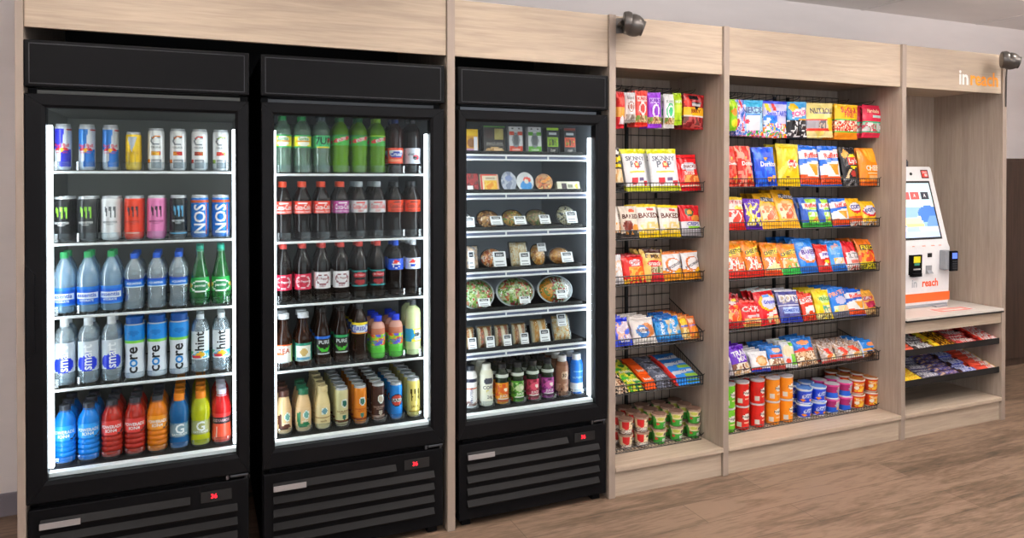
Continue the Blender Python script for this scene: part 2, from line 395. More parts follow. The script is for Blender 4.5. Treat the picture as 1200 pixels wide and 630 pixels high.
# ------------------------------------------------------------------ glass door coolers
LINER = flat('cooler_liner_grey', '#6e7276', 0.45)
LINERW = flat('cooler_liner_pale', '#9aa3ad', 0.4)
LEDM = flat('led_strip_light', '#f2f8ff', 0.4, emit=11.0)
SILL = flat('white_gasket', '#f4f7fa', 0.4)
RAIL = flat('white_shelf_rail', '#eef2f6', 0.35)
RAILB = flat('blue_grey_ticket_strip', '#5b6684', 0.5)
RED = flat('red_led_digits', '#ff1f2d', 0.4, emit=3)
GRILLE = flat('grille_slat', '#100f10', 0.40, spec=0.14)
COOL = [(-0.545, 0.166, -0.482, 0.117), (0.206, 0.926, 0.254, 0.866), (0.984, 1.706, 1.024, 1.644)]
DZ0, DZ1, GZ0, GZ1 = 0.373, 1.757, 0.447, 1.711
def frame_ring(b, x0, z0, x1, z1, u0, w0, u1, w1, ya, yb, ch=0.006):
    """mitred door frame: four pieces with a chamfered inner lip and a hairline gap at every corner"""
    g = 0.0008
    O = [(x0, z0), (x1, z0), (x1, z1), (x0, z1)]; I = [(u0, w0), (u1, w0), (u1, w1), (u0, w1)]
    for k in range(4):
        a, c = O[k], O[(k + 1) % 4]; d, e = I[(k + 1) % 4], I[k]
        cx, cz = (a[0] + c[0] + d[0] + e[0]) / 4, (a[1] + c[1] + d[1] + e[1]) / 4
        sh = lambda p, q=g: (p[0] + math.copysign(q, cx - p[0]), p[1] + math.copysign(q, cz - p[1]))
        A, C_, D, E = sh(a), sh(c), sh(d, 0), sh(e, 0)
        A = (a[0] + (g if k % 2 == 0 else 0) * (1 if a[0] < c[0] else -1), a[1] + (g if k % 2 else 0) * (1 if a[1] < c[1] else -1))
        C_ = (c[0] - (g if k % 2 == 0 else 0) * (1 if a[0] < c[0] else -1), c[1] - (g if k % 2 else 0) * (1 if a[1] < c[1] else -1))
        mid = lambda p, q: (p[0] + (q[0] - p[0]) * .8, p[1] + (q[1] - p[1]) * .8)
        M1, M2 = mid(A, E), mid(C_, D)
        n = len(b.v)
        b.v += [(A[0], ya + .003, A[1]), (C_[0], ya + .003, C_[1]), (C_[0] * .93 + D[0] * .07, ya, C_[1] * .93 + D[1] * .07), (A[0] * .93 + E[0] * .07, ya, A[1] * .93 + E[1] * .07),
                (M1[0], ya, M1[1]), (M2[0], ya, M2[1]), (E[0], ya + ch, E[1]), (D[0], ya + ch, D[1]), (E[0], yb, E[1]), (D[0], yb, D[1]), (A[0], yb, A[1]), (C_[0], yb, C_[1])]
        for q in ((0, 1, 2, 3), (3, 2, 5, 4), (4, 5, 7, 6), (6, 7, 9, 8), (8, 9, 11, 10), (10, 11, 1, 0)): b.face(tuple(n + t for t in q))
        b.face((n + 0, n + 3, n + 4, n + 6, n + 8, n + 10)); b.face((n + 11, n + 9, n + 7, n + 5, n + 2, n + 1))
def cooler(i, label, shelves, food):
    X0, X1, U0, U1 = COOL[i]
    cx = (X0 + X1) / 2; r = empty('glass_door_cooler', (cx, 0, 0)); tag(r, label, 'drinks cooler' if not food else 'food cooler', 'glass door coolers')
    X0 -= cx; X1 -= cx; U0 -= cx; U1 -= cx
    IX0, IX1 = X0 + 0.035, X1 - 0.035; D = 0.62
    LN = LINERW if food else (flat('cooler_liner_reflection_tone', '#96968f', 0.45) if i == 0 else LINER)  # leftmost liner lightened, the room's reflection put into its colour
    b = MB()                                        # outer cabinet: sides, top, back, machine compartment
    b.box(X0 + .004, .056, .045, X0 + .03, .8, 1.94, b=.002); b.box(X1 - .03, .056, .045, X1 - .004, .8, 1.94, b=.002)
    b.box(X0 + .031, .056, 1.775, X1 - .031, .8, 1.94); b.box(X0 + .031, D + .03, .045, X1 - .031, .8, 1.774); b.box(X0 + .031, .03, .045, X1 - .031, D + .029, .36)
    b.build('cabinet', BLACK, r)
    b = MB()
    b.box(X0 + .0301, .058, .361, IX0, D + .029, 1.7745); b.box(IX1, .058, .361, X1 - .0301, D + .029, 1.7745)
    b.box(IX0 + .0002, D + .01, .445, IX1 - .0002, D + .029, 1.72); b.box(IX0 + .0002, .058, 1.722, IX1 - .0002, D + .029, 1.7745); b.box(IX0 + .0002, .066, .361, IX1 - .0002, D + .029, .444)
    b.build('liner', LN, r)
    b = MB(); b.box(X0, 0, 1.779, X1, .055, 1.937, b=.006); h = b.build('header_sign', BLACK, r)
    b = MB(); yy = -.0012; w = .0025; a0, a1, c0, c1 = X0 + .016, X1 - .016, 1.79, 1.926
    b.box(a0, yy, c0, a1, 0, c0 + w); b.box(a0, yy, c1 - w, a1, 0, c1); b.box(a0, yy, c0, a0 + w, 0, c1); b.box(a1 - w, yy, c0, a1, 0, c1)
    b.build('sign_trim', flat('dark_trim_line', '#2c2c31', 0.3), h)
    b = MB(); frame_ring(b, X0 + .002, DZ0, X1 - .002, DZ1, U0, GZ0, U1, GZ1, 0.0, 0.05); d = b.build('door', FRAME, r)
    b = MB(); b.box(U0 - .008, .022, GZ0 - .008, U1 + .008, .026, GZ1 + .008); b.build('glass_pane', PANE, d)
    b = MB(); hz0, hz1 = (.86, 1.18)                  # recessed pull on the left stile
    b.prism([(X0 + .006, hz0), (X0 + .03, hz0 + .03), (X0 + .03, hz1 - .03), (X0 + .006, hz1)], -.006, .001, 'Y'); b.build('handle', FRAME, d)
    b = MB(); b.box(X1 - .085, .002, .357, X1 - .075, .02, .38, b=.002); b.box(X1 - .07, .004, .362, X1 - .008, .03, .371, b=.002); b.tube([(X1 - .015, .014, .35), (X1 - .015, .014, .373)], .006, 8); b.build('hinge', flat('dark_steel', '#55575c', 0.3, 0.8), d)
    for sx in (U0, U1):
        b = MB(); b.box(sx - .009, .052, .47, sx + .011, .07, 1.655, b=.003); b.build('led_strip', LEDM, r)
    for sx in (U0, U1):
        b = MB(); s_ = 1 if sx == U0 else -1; b.box(sx - s_ * .006, .0271, .462, sx - s_ * .0005, .0515, 1.70, b=.001); b.build('gasket', SILL, r)
    b = MB(); b.box(U0 - .012, .030, .4475, U1 + .012, .064, .462, b=.002); b.build('door_sill', SILL, r)
    # lower grille
    b = MB(); gx0, gx1 = X0 + .006, X1 - .006
    b.box(gx0, .006, .03, gx1, .028, .352, b=.004); b.box(gx0 + .02, .03, 0.0, gx0 + .06, .3, .045); b.box(gx1 - .06, .03, 0.0, gx1 - .02, .3, .045)
    g = b.build('grille_panel', BLACK, r)
    b = MB()
    for k in range(5):
        z = .281 - k * .0505; x1 = gx1 - .04 if k else gx1 - .20
        b.prism([(.006, z + .004), (-.008, z + .006), (-.010, z + .012), (.006, z + .034)], gx0 + .035, x1, 'X')
    b.build('louvre', GRILLE, g)
    b = MB(); b.box(gx0 + .035, -.0125, .2885, gx0 + .155, -.0085, .309, b=.001); o = b.build('badge', flat('badge_silver', '#aaa6a6', 0.4, 0.4), g)
    b = MB(); b.box(gx1 - .165, .003, .285, gx1 - .06, .0055, .325, b=.001)
    p = b.build('control_window', BLACKM, g)
    b = MB(); b.text('36', lambda s, t: (s, .0022, t), .017, '#ff2030', cx=gx1 - .12, cy=.306, step=1); b.build('temperature_display', RED, g)
    # shelves
    sh = MB(); rails = []
    for z in shelves[:-1]:
        b = MB()
        if food:
            b.box(IX0 + .006, .085, z - .012, IX1 - .006, .52, z - .004, b=.002)
            o = b.build('shelf', BLACKM, r)
            q = MB(); q.box(IX0 + .004, .072, z - .034, IX1 - .008, .084, z - .026, b=.001); q.box(IX0 + .004, .072, z - .014, IX1 - .03, .084, z - .006, b=.001)
            for xx in (IX0 + .004, IX0 + .21, IX0 + .415, IX1 - .034): q.box(xx, .0715, z - .028, xx + .006, .084, z - .006)
            q.build('price_rail', RAIL, o)
            q = MB(); q.box(IX0 + .005, .076, z - .026, IX1 - .031, .083, z - .014); q.build('ticket_strip', RAILB, o)
            q = MB(); q.box(IX0 + .006, .088, z - .004, IX1 - .05, .094, z + .010, b=.001); q.build('front_lip', BLACKM, o)
        else:
            for k in range(22): b.tube([(IX0 + .01 + k * (IX1 - IX0 - .02) / 21, .085, z - .005), (IX0 + .01 + k * (IX1 - IX0 - .02) / 21, .55, z - .005)], .0017, 4)
            b.tube([(IX0 + .006, .55, z - .007), (IX1 - .006, .55, z - .007)], .003, 6); b.tube([(IX0 + .006, .3, z - .008), (IX1 - .006, .3, z - .008)], .003, 6)
            o = b.build('shelf', flat('dark_shelf_wire', '#303234', 0.4), r)
            q = MB(); q.box(IX0 + .004, .074, z - .012, IX1 - .004, .084, z - .003, b=.002); q.build('shelf_rail', RAIL, o)
            lane_guides(o, i, cx, z)
    z = shelves[-1]
    b = MB(); b.box(IX0 + .004, .074, z - .008, IX1 - .004, .55, z - .001, b=.001); o = b.build('bottom_shelf', BLACKM, r)
    lane_guides(o, i, cx, z)
    return r
LANES = [(-.450, .0742), (.299, .0755), (1.086, .0756)]
def lane_guides(o, i, cx, z, n=8):
    w = LANES[i][1]; L0 = LANES[i][0] - cx - w / 2; b = MB()
    for k in range(n + 1):
        x = L0 + k * w
        b.box(x - .0008, .095, z, x + .0008, .50, z + .03)
    b.build('lane_divider', CLEAR, o)
    b = MB()
    for k in range(n):
        x = L0 + (k + .5) * w
        pts = []
        for j in range(9):
            t = PI * j / 8; pts.append((x - .031 * math.cos(t), .097 - .012 * math.sin(t), z + .016))
        for a, c in zip(pts[:-1], pts[1:]):
            b.quad((a[0], a[1], z), (c[0], c[1], z), (c[0], c[1], z + .030), (a[0], a[1], z + .030))
            b.quad((a[0], a[1] - .0012, z + .027), (c[0], c[1] - .0012, z + .027), (c[0], c[1] - .0012, z + .030), (a[0], a[1] - .0012, z + .030))
    b.build('front_stop', CLEAR, o, True)
SH1 = [1.5, 1.247, .992, .738, .462]
SH2 = [1.492, 1.227, .980, .723, .462]
SH3 = [1.581, 1.412, 1.248, 1.070, .894, .720, .464]
cooler(0, 'leftmost black glass door cooler with energy drinks, waters and sports drinks', SH1, False)
cooler(1, 'middle black glass door cooler with sodas, teas and coffee drinks', SH2, False)
cooler(2, 'right black glass door cooler with salads, sandwiches and protein drinks', SH3, True)

# ------------------------------------------------------------------ drink containers
def on_cyl(R, zoff=0.0, e=0.0006):
    def fn(s, t):
        z = t + zoff; r = (R(z) if callable(R) else R) + e; a = s / r
        return (r * math.sin(a), -r * math.cos(a), z)
    return fn
def interp(prof):
    def R(z):
        for (r0, z0), (r1, z1) in zip(prof[:-1], prof[1:]):
            if z0 <= z <= z1 and z1 > z0: return r0 + (r1 - r0) * (z - z0) / (z1 - z0)
        return prof[-1][0]
    return R
def colour(prims, base):
    """prims in (u, v) of the printed face, later ones on top"""
    bl = lin(base); P = []
    for p in prims:
        k = p[0]
        if k == 'N': P.append((k, p[1:5], [lin(c) for c in p[5]], p[6]))
        elif k == 'P': P.append((k, p[1], lin(p[2])))
        elif k != 'T': P.append((k, p[1:5], lin(p[5])))
    def f(u, v):
        c = bl
        for p in P:
            if p[0] == 'R':
                a = p[1]
                if a[0] <= u <= a[2] and a[1] <= v <= a[3]: c = p[2]
            elif p[0] == 'E':
                a = p[1]
                if ((u - a[0]) / a[2]) ** 2 + ((v - a[1]) / a[3]) ** 2 <= 1: c = p[2]
            elif p[0] == 'N':
                a = p[1]
                if a[0] <= u <= a[2] and a[1] <= v <= a[3]:
                    q = noise.noise(Vector((u * p[3] * .8, v * p[3], p[3] * 3.7))) + noise.noise(Vector((u * p[3] * 2 + 9, v * p[3] * 2.2, 1.3))) * .3
                    n = len(p[2]); i = int(max(0, min(n - 1, (q * .9 + .5) * n))); c = p[2][i]
            elif p[0] == 'P':
                pts = p[1]; inside = False; j = len(pts) - 1
                for i in range(len(pts)):
                    xi, yi = pts[i]; xj, yj = pts[j]
                    if (yi > v) != (yj > v) and u < (xj - xi) * (v - yi) / (yj - yi) + xi: inside = not inside
                    j = i
                if inside: c = p[2]
        return c
    return f
def steps(a, b, n): return [a + (b - a) * i / n for i in range(n + 1)]

def can(name, r, h, prims, base, mat=None, lidc='#c9ccd0'):
    """aluminium can: necked body, rim, lid with pull tab; prims cover the front 140 degrees"""
    root = empty(name); body = MB(); z0, z1 = .006, h - .016
    prof = [(r * .74, .0), (r * .82, .001), (r * .97, .008)] + [(r, z) for z in steps(.012, z1, 26)] + [(r * .93, h - .008), (r * .86, h - .003), (r * .87, h)]
    cf = colour(prims, base); sil = lin('#c4c7cb')
    def cc(u, z):
        if z < .004 or z > h - .006: return sil
        uu = (u - .5) / .40 + .5; return cf(max(0, min(1, uu)), (z - z0) / (z1 - z0))
    body.lathe(prof, cc, 44)
    for p in prims:
        if p[0] == 'T':
            _, t, cu, cv, sz, c, rot = p; W = 2 * PI * r * .40
            body.text(t, on_cyl(interp(prof)), sz * W, c, cx=(cu - .5) * W, cy=z0 + cv * (z1 - z0), rot=rot, maxw=(W * .8 if not rot else (z1 - z0) * .8))
    body.build('body', mat or CANM, root, True)
    b = MB(); b.lathe([(r * .80, h - .004), (r * .82, h - .002), (r * .84, h + .0012), (r * .875, h + .0012), (r * .88, h - .001)], seg=28, cap1=False)
    b.box(-r * .22, -r * .55, h - .0035, r * .22, r * .1, h - .0005, b=.0006)
    b.build('lid', flat('can_lid_' + lidc[1:], lidc, 0.3, 0.8), root, True); return Proto(root)

def bottle(name, prof, h, liqcol, lab, cap, label_prims=(), base='#ffffff', body_mat=None, capr=.0135, caph=.016, labr=.0006, bodycols=None, capmat=None, seg=24):
    """prof: (r, z) shoulder profile up to the neck; lab = (z0, z1) sleeve; cap colour"""
    root = empty(name); b = MB()
    if body_mat is None:
        c = lin(liqcol)
        if bodycols:
            cb = bodycols; b.lathe(prof, lambda u, z: lin([k for zz, k in cb if z >= zz][-1]), seg); b.build('body', LIQ, root, True)
        else: b.lathe(prof, c, seg); b.build('body', LIQ, root, True)
    else: b.lathe(prof, None, seg); b.build('body', body_mat, root, True)
    R = interp(prof)
    if lab:
        z0, z1 = lab; b = MB(); zs = steps(z0, z1, max(8, int((z1 - z0) / .005)))
        cf = colour(label_prims, base)
        pr = [(R(z) + labr, z) for z in zs]
        b.lathe(pr, lambda u, z: cf(max(0, min(1, (u - .5) / .42 + .5)), (z - z0) / (z1 - z0)), 44, cap0=False, cap1=False)
        for p in label_prims:
            if p[0] == 'T':
                _, t, cu, cv, sz, c, rot = p; rm = R((z0 + z1) / 2); W = 2 * PI * rm * .42
                b.text(t, on_cyl(lambda z: R(z) + labr), sz * W, c, cx=(cu - .5) * W, cy=z0 + cv * (z1 - z0), rot=rot, maxw=(W * .8 if not rot else (z1 - z0) * .86))
        b.build('label', PRINT, root, True)
    if cap:
        b = MB(); zt = prof[-1][1]; n0 = len(b.v)
        b.lathe([(capr * .98, zt - .003), (capr, zt - .001), (capr, zt + caph - .002), (capr * .88, zt + caph)], seg=20)
        b.lathe([(capr * 1.06, zt - .006), (capr * 1.06, zt - .0035)], seg=20)
        b.build('cap', capmat or flat('cap_' + cap[1:], cap, 0.35), root, True)
    return Proto(root)

# prims: R rect(u0,v0,u1,v1,c)  E ellipse(cu,cv,ru,rv,c)  P polygon  N mottled  T text(t,cu,cv,size,c,rot)
UP = PI / 2
def R_(a, b, c, d, k): return ('R', a, b, c, d, k)
def E_(a, b, c, d, k): return ('E', a, b, c, d, k)
def P_(pts, k): return ('P', pts, k)
def N_(a, b, c, d, ks, s): return ('N', a, b, c, d, ks, s)
def T_(t, u, v, s, c, r=0.0): return ('T', t, u, v, s, c, r)
def claw(c, u=.5, v=.68, w=.5, h=.34):
    o = []
    for k in (-1, 0, 1):
        x = u + k * w * .36; t = w * .1
        o.append(P_([(x - t * 1.1, v + h / 2), (x + t * 1.2, v + h / 2 - .02), (x + t * .8, v + .02), (x + t * 1.3, v - h * .1), (x + t * .2, v - h / 2 + .03 * abs(k)), (x - t * .4, v - h * .15), (x - t * .2, v + .03), (x - t, v + h * .2)], c))
    return o
def mcan(base, cl, word='MONSTER', wc=None, extra=()):
    wc = wc or cl
    return [N_(0, 0, 1, 1, [base, base, base], 4)] + claw(cl) + [T_(word, .5, .44, .10, wc), T_('ENERGY', .5, .38, .055, wc), R_(.22, .16, .78, .165, wc)] + list(extra)
def celsius(fr, acc):
    return [E_(.5, .79, .27, .13, '#8d9298'), E_(.52, .79, .19, .085, '#f4f4f4'), R_(.58, .70, .85, .86, '#f4f4f4'), P_([(.28, .84), (.50, .93), (.80, .90), (.52, .88)], acc),
            T_('CELSIUS', .5, .60, .10, '#55595e'), N_(.25, .38, .75, .50, fr, 6), R_(.0, .14, .22, .26, acc), R_(.26, .03, .76, .26, '#9a9ea3'), T_('LIVE FIT', .5, .2, .08, '#f4f4f4')]
def redbull(top, bot, sil='#c9ced6'):
    return [P_([(0, .5), (0, 1), (.62, 1), (.5, .5)], top), P_([(.62, 1), (1, 1), (1, .5), (.5, .5)], sil), P_([(0, 0), (0, .5), (.5, .5), (.36, 0)], sil), P_([(.36, 0), (1, 0), (1, .5), (.5, .5)], bot),
            P_([(.10, .47), (.35, .55), (.5, .5), (.65, .55), (.90, .47), (.65, .45), (.5, .48), (.35, .45)], '#c8263a'), E_(.5, .47, .09, .045, '#f4b630'), T_('Red Bull', .5, .585, .17, '#d2233c'), T_('ENERGY DRINK', .5, .40, .06, '#d2233c'),
            R_(.72, .95, 1, 1, '#c8383c'), R_(.0, .0, 1, .04, sil)]
PET = [(.022, 0), (.0295, .004), (.0315, .012), (.0315, .045), (.0290, .062), (.0300, .085), (.0325, .100), (.0325, .158), (.0300, .168), (.0230, .184), (.0160, .198), (.0125, .206), (.0125, .214)]
PEP = [(.022, 0), (.0295, .004), (.0325, .012), (.0325, .040), (.0305, .060), (.0325, .080), (.0325, .165), (.0310, .178), (.0220, .196), (.0130, .206), (.0125, .214)]
DRP = [(.022, 0), (.0300, .004), (.0325, .015), (.0325, .118), (.0315, .130), (.0310, .150), (.0260, .170), (.0170, .190), (.0125, .204), (.0125, .216)]
WAT = [(.024, 0), (.0340, .004), (.0365, .014), (.0360, .030), (.0365, .095), (.0370, .112), (.0350, .135), (.0270, .165), (.0170, .185), (.0130, .193), (.0130, .200)]
AQU = [(.022, 0), (.0305, .003), (.0325, .010), (.0300, .020), (.0320, .030), (.0290, .048), (.0310, .062), (.0320, .078), (.0320, .112), (.0345, .120), (.0330, .140), (.0260, .162), (.0150, .178), (.0125, .184), (.0125, .190)]
PER = [(.024, 0), (.0320, .003), (.0350, .010), (.0360, .035), (.0350, .070), (.0310, .105), (.0240, .135), (.0170, .165), (.0140, .185), (.0135, .200), (.0135, .208)]
SMT = [(.024, 0), (.0310, .003), (.0325, .010), (.0325, .160), (.0310, .178), (.0240, .196), (.0150, .205), (.0135, .210)]
COR = [(.024, 0), (.0310, .003), (.0330, .010), (.0325, .030), (.0300, .070), (.0300, .100), (.0325, .125), (.0335, .165), (.0330, .190), (.0320, .200)]
HNT = [(.022, 0), (.0290, .003), (.0310, .010), (.0310, .150), (.0300, .168), (.0230, .186), (.0130, .196), (.0120, .204)]
POW = [(.026, 0), (.0335, .003), (.0350, .010), (.0350, .014), (.0318, .020), (.0350, .026), (.0350, .032), (.0318, .038), (.0350, .044), (.0350, .050), (.0318, .056), (.0350, .062), (.0350, .068), (.0322, .074), (.0350, .080), (.0350, .135), (.0330, .150), (.0260, .165), (.0200, .175), (.0180, .184)]
GAT = [(.026, 0), (.0330, .003), (.0345, .012), (.0345, .030), (.0320, .040), (.0320, .095), (.0345, .108), (.0345, .130), (.0310, .150), (.0230, .166), (.0180, .174), (.0175, .180)]
TEA = [(.024, 0), (.0310, .003), (.0325, .010), (.0325, .095), (.0330, .108), (.0300, .122), (.0200, .145), (.0165, .170), (.0160, .196)]
HNS = [(.022, 0), (.0290, .003), (.0310, .010), (.0310, .110), (.0300, .130), (.0220, .155), (.0150, .180), (.0135, .205), (.0140, .212)]
SPL = [(.024, 0), (.0280, .003), (.0300, .010), (.0290, .050), (.0300, .090), (.0300, .125), (.0250, .142), (.0160, .150), (.0150, .158)]
LEM = [(.024, 0), (.0300, .003), (.0330, .012), (.0330, .175), (.0290, .192), (.0180, .202), (.0130, .206), (.0125, .214)]
FRP = [(.024, 0), (.0280, .003), (.0300, .010), (.0300, .070), (.0290, .100), (.0230, .125), (.0190, .140), (.0185, .150)]
NAK = [(.024, 0), (.0290, .003), (.0305, .010), (.0300, .095), (.0270, .108), (.0300, .118), (.0290, .132), (.0210, .148), (.0170, .156), (.0165, .160)]
FAI = [(.024, 0), (.0290, .003), (.0310, .010), (.0300, .060), (.0290, .080), (.0310, .110), (.0300, .140), (.0250, .155), (.0200, .160), (.0195, .164)]

COLA = '#120806'
def coke(lc, tc, cap, word='Coca-Cola', sub='ZERO SUGAR'):
    return dict(prof=PET, h=.214, liqcol=COLA, lab=(.103, .152), cap=cap, base=lc, label_prims=[T_(word, .5, .52, .24, tc), T_(sub, .5, .14, .09, tc), R_(.3, .80, .7, .85, tc)])
F1 = {
 'rb1': can('energy_drink_can', .0265, .162, redbull('#2a2ec0', '#2226b0'), '#c9ced6'),
 'rb2': can('energy_drink_can', .0265, .162, redbull('#2f78c8', '#1e6cc4'), '#c9ced6'),
 'ylw': can('energy_drink_can', .0265, .138, [P_([(.25, 1), (.75, 1), (.45, .5)], '#c9ced6'), T_('Red Bull', .5, .5, .15, '#a07818'), R_(.3, .1, .36, .44, '#b9962a'), R_(.62, .1, .68, .44, '#b9962a')], '#f4c80e'),
 'ce1': can('fitness_drink_can', .0285, .154, celsius(['#e8a028', '#f0b63a', '#d8352e'], '#ef8a1e'), '#f3f3f3'),
 'ce2': can('fitness_drink_can', .0285, .154, celsius(['#e88a28', '#d83a2e', '#c8282c'], '#ef7a1e'), '#f3f3f3'),
 'ce3': can('fitness_drink_can', .0285, .154, celsius(['#8a3a2e', '#c8502e', '#b89a5c'], '#e8432e'), '#f3f3f3'),
 'ce4': can('fitness_drink_can', .0285, .154, celsius(['#e04a3a', '#d83a3a', '#8ad048'], '#9ab83a'), '#f3f3f3'),
 'm1': can('energy_drink_can', .0325, .158, mcan('#17181a', '#8fd43a', wc='#e8e8e8'), '#17181a'),
 'm2': can('energy_drink_can', .0325, .158, mcan('#3a3c3e', '#8fd43a', wc='#d8d8d8'), '#3a3c3e'),
 'm3': can('energy_drink_can', .0325, .158, mcan('#e9eaec', '#6d7074'), '#e9eaec'),
 'm4': can('energy_drink_can', .0325, .158, mcan('#e8401e', '#4a2a2c', wc='#5a2a20', extra=[R_(.2, .1, .8, .14, '#f5b8a0')]), '#e8401e'),
 'm5': can('energy_drink_can', .0325, .158, mcan('#e77fb6', '#4a2e44', wc='#6a2e54'), '#e77fb6'),
 'm6': can('energy_drink_can', .0300, .158, mcan('#1d2226', '#5aa8d8', wc='#cfd8dc', extra=[R_(0, .08, 1, .13, '#4aa8d8')]), '#1d2226'),
 'nos': can('energy_drink_can', .0325, .158, [R_(.0, .93, 1, .99, '#cf5a2a'), R_(.72, .05, .80, .9, '#d86a3a'), T_('NOS', .44, .48, .52, '#f4f6f8', UP)], '#1672c8'),
 'ess': bottle('water_bottle', WAT, .2, '', (.028, .092), '#2fae62', [R_(0, .82, 1, 1, '#2a7ad8'), R_(0, 0, 1, .12, '#2a7ad8'), R_(.06, .36, .94, .70, '#e8f2fa'), T_('essentia', .5, .53, .15, '#1b4fc0'), T_('HYDRATE', .5, .24, .08, '#e8f2fa')], '#1d5fd0', CLEARB),
 'aqu': bottle('water_bottle', AQU, .19, '', (.080, .110), '#1b62e0', [R_(0, .8, 1, 1, '#1b50c8'), R_(0, 0, 1, .14, '#d8ecf8'), T_('AQUAFINA', .5, .47, .11, '#f4f8fc')], '#2a7ad8', WATERC, caph=.013),
 'per': bottle('sparkling_water_bottle', PER, .208, '', (.05, .104), '#2fb79a', [E_(.5, .4, .42, .40, '#e8efe9'), E_(.5, .4, .36, .33, '#1c7a44'), E_(.04, .45, .12, .16, '#d8b84a'), E_(.96, .45, .12, .16, '#d8b84a'), T_('perrier', .5, .42, .15, '#e8efe9')], '#2ba34a', GLASSG),
 'smt': bottle('water_bottle', SMT, .21, '', (.045, .150), '#e9ecef', [E_(.48, .26, .42, .26, '#1f3bd6'), P_([(.1, .3), (.5, .62), (.86, .3)], '#1f3bd6'), T_('smart', .5, .47, .34, '#f2f5fa', UP)], '#c9d3de', WATERC, capr=.0145, caph=.024),
 'cor': bottle('water_bottle', COR, .2, '', (.004, .196), '#1456a8', [R_(0, .70, 1, 1, '#1c8ade'), R_(0, .665, 1, .70, '#7ccf4a'), N_(0, 0, 1, .2, ['#c4cfe6', '#dfe7f3', '#e9eff8'], 3), T_('c', .5, .15, .36, '#1d2126', UP), T_('o', .5, .28, .36, '#2a8ad8', UP), T_('r', .5, .405, .34, '#1d2126', UP), T_('e', .5, .525, .36, '#1d2126', UP), E_(.5, .85, .2, .05, '#1676c8')], '#e6ecf6', None, capr=.029, caph=.026),
 'hnt': bottle('flavored_water_bottle', HNT, .204, '', (.05, .155), '#d4dadf', [N_(0, .05, 1, .30, ['#2aa0d0', '#48b8dc', '#d8e4ea', '#3ab070'], 5), E_(.5, .17, .2, .1, '#f0b828'), E_(.3, .1, .24, .05, '#d83a4a'), T_('hint', .46, .66, .42, '#22262a', UP)], '#dfe6ea', WATERC, caph=.014),
}
def power(c, dk, lab):
    return bottle('sports_drink_bottle', POW, .184, c, (.082, .132), '#3a3c44', [E_(.5, .5, .5, .55, lab), T_('POWERADE', .5, .58, .13, '#f2f4f6'), P_([(.72, .05), (.95, .3), (1, .2), (.8, 0)], '#2a2a30'), T_('ION4', .5, .3, .13, '#f2f4f6')], c, None, capr=.0185, caph=.018)
F1.update({
 'pwb': power('#0f7ad8', '#0a50a8', '#2a9af0'), 'pwr': power('#a82418', '#701008', '#e0403a'), 'pwo': power('#d87410', '#a85008', '#f59a22'),
 'gtb': bottle('sports_drink_bottle', GAT, .18, '#125a94', (.042, .094), '#f28c1c', [E_(.5, .5, .5, .5, '#7f9aa8'), T_('G', .5, .6, .42, '#eef2f4'), T_('GATORADE', .5, .18, .1, '#eef2f4')], '#356e8e', None, capr=.0185, caph=.020),
 'gty': bottle('sports_drink_bottle', GAT, .18, '#b8bc18', (.042, .094), '#f28c1c', [E_(.5, .5, .5, .5, '#a8ac70'), T_('G', .5, .6, .42, '#eef2f4'), T_('GATORADE', .5, .18, .1, '#eef2f4')], '#9aa050', None, capr=.0185, caph=.020),
 'bdy': bottle('sports_drink_bottle', GAT, .18, '#c81e20', (.012, .112), '#d4d2e2', [R_(0, .62, 1, .86, '#2a1c22'), T_('BODYARMOR', .5, .73, .13, '#c8a0a8'), R_(0, 0, 1, .60, '#f0563a'), R_(.3, .08, .36, .5, '#f8c8b8')], '#d83030', None, capr=.0175, caph=.020),
})
SPRITE = dict(prof=PEP, h=.214, liqcol='', lab=(.100, .150), cap='#2a9a54', base='#2fae5a', body_mat=CLEARG)
def dew(cap, sub): return bottle('soda_bottle', PEP, .214, '#5a8a10', (.112, .155), cap, [P_([(.06, .18), (.94, .62), (.94, .92), (.06, .5)], '#e83a48'), T_('MTN DEW', .5, .55, .17, '#f6f6f0', .32), R_(0, .92, 1, 1, sub)], '#3fae3e')
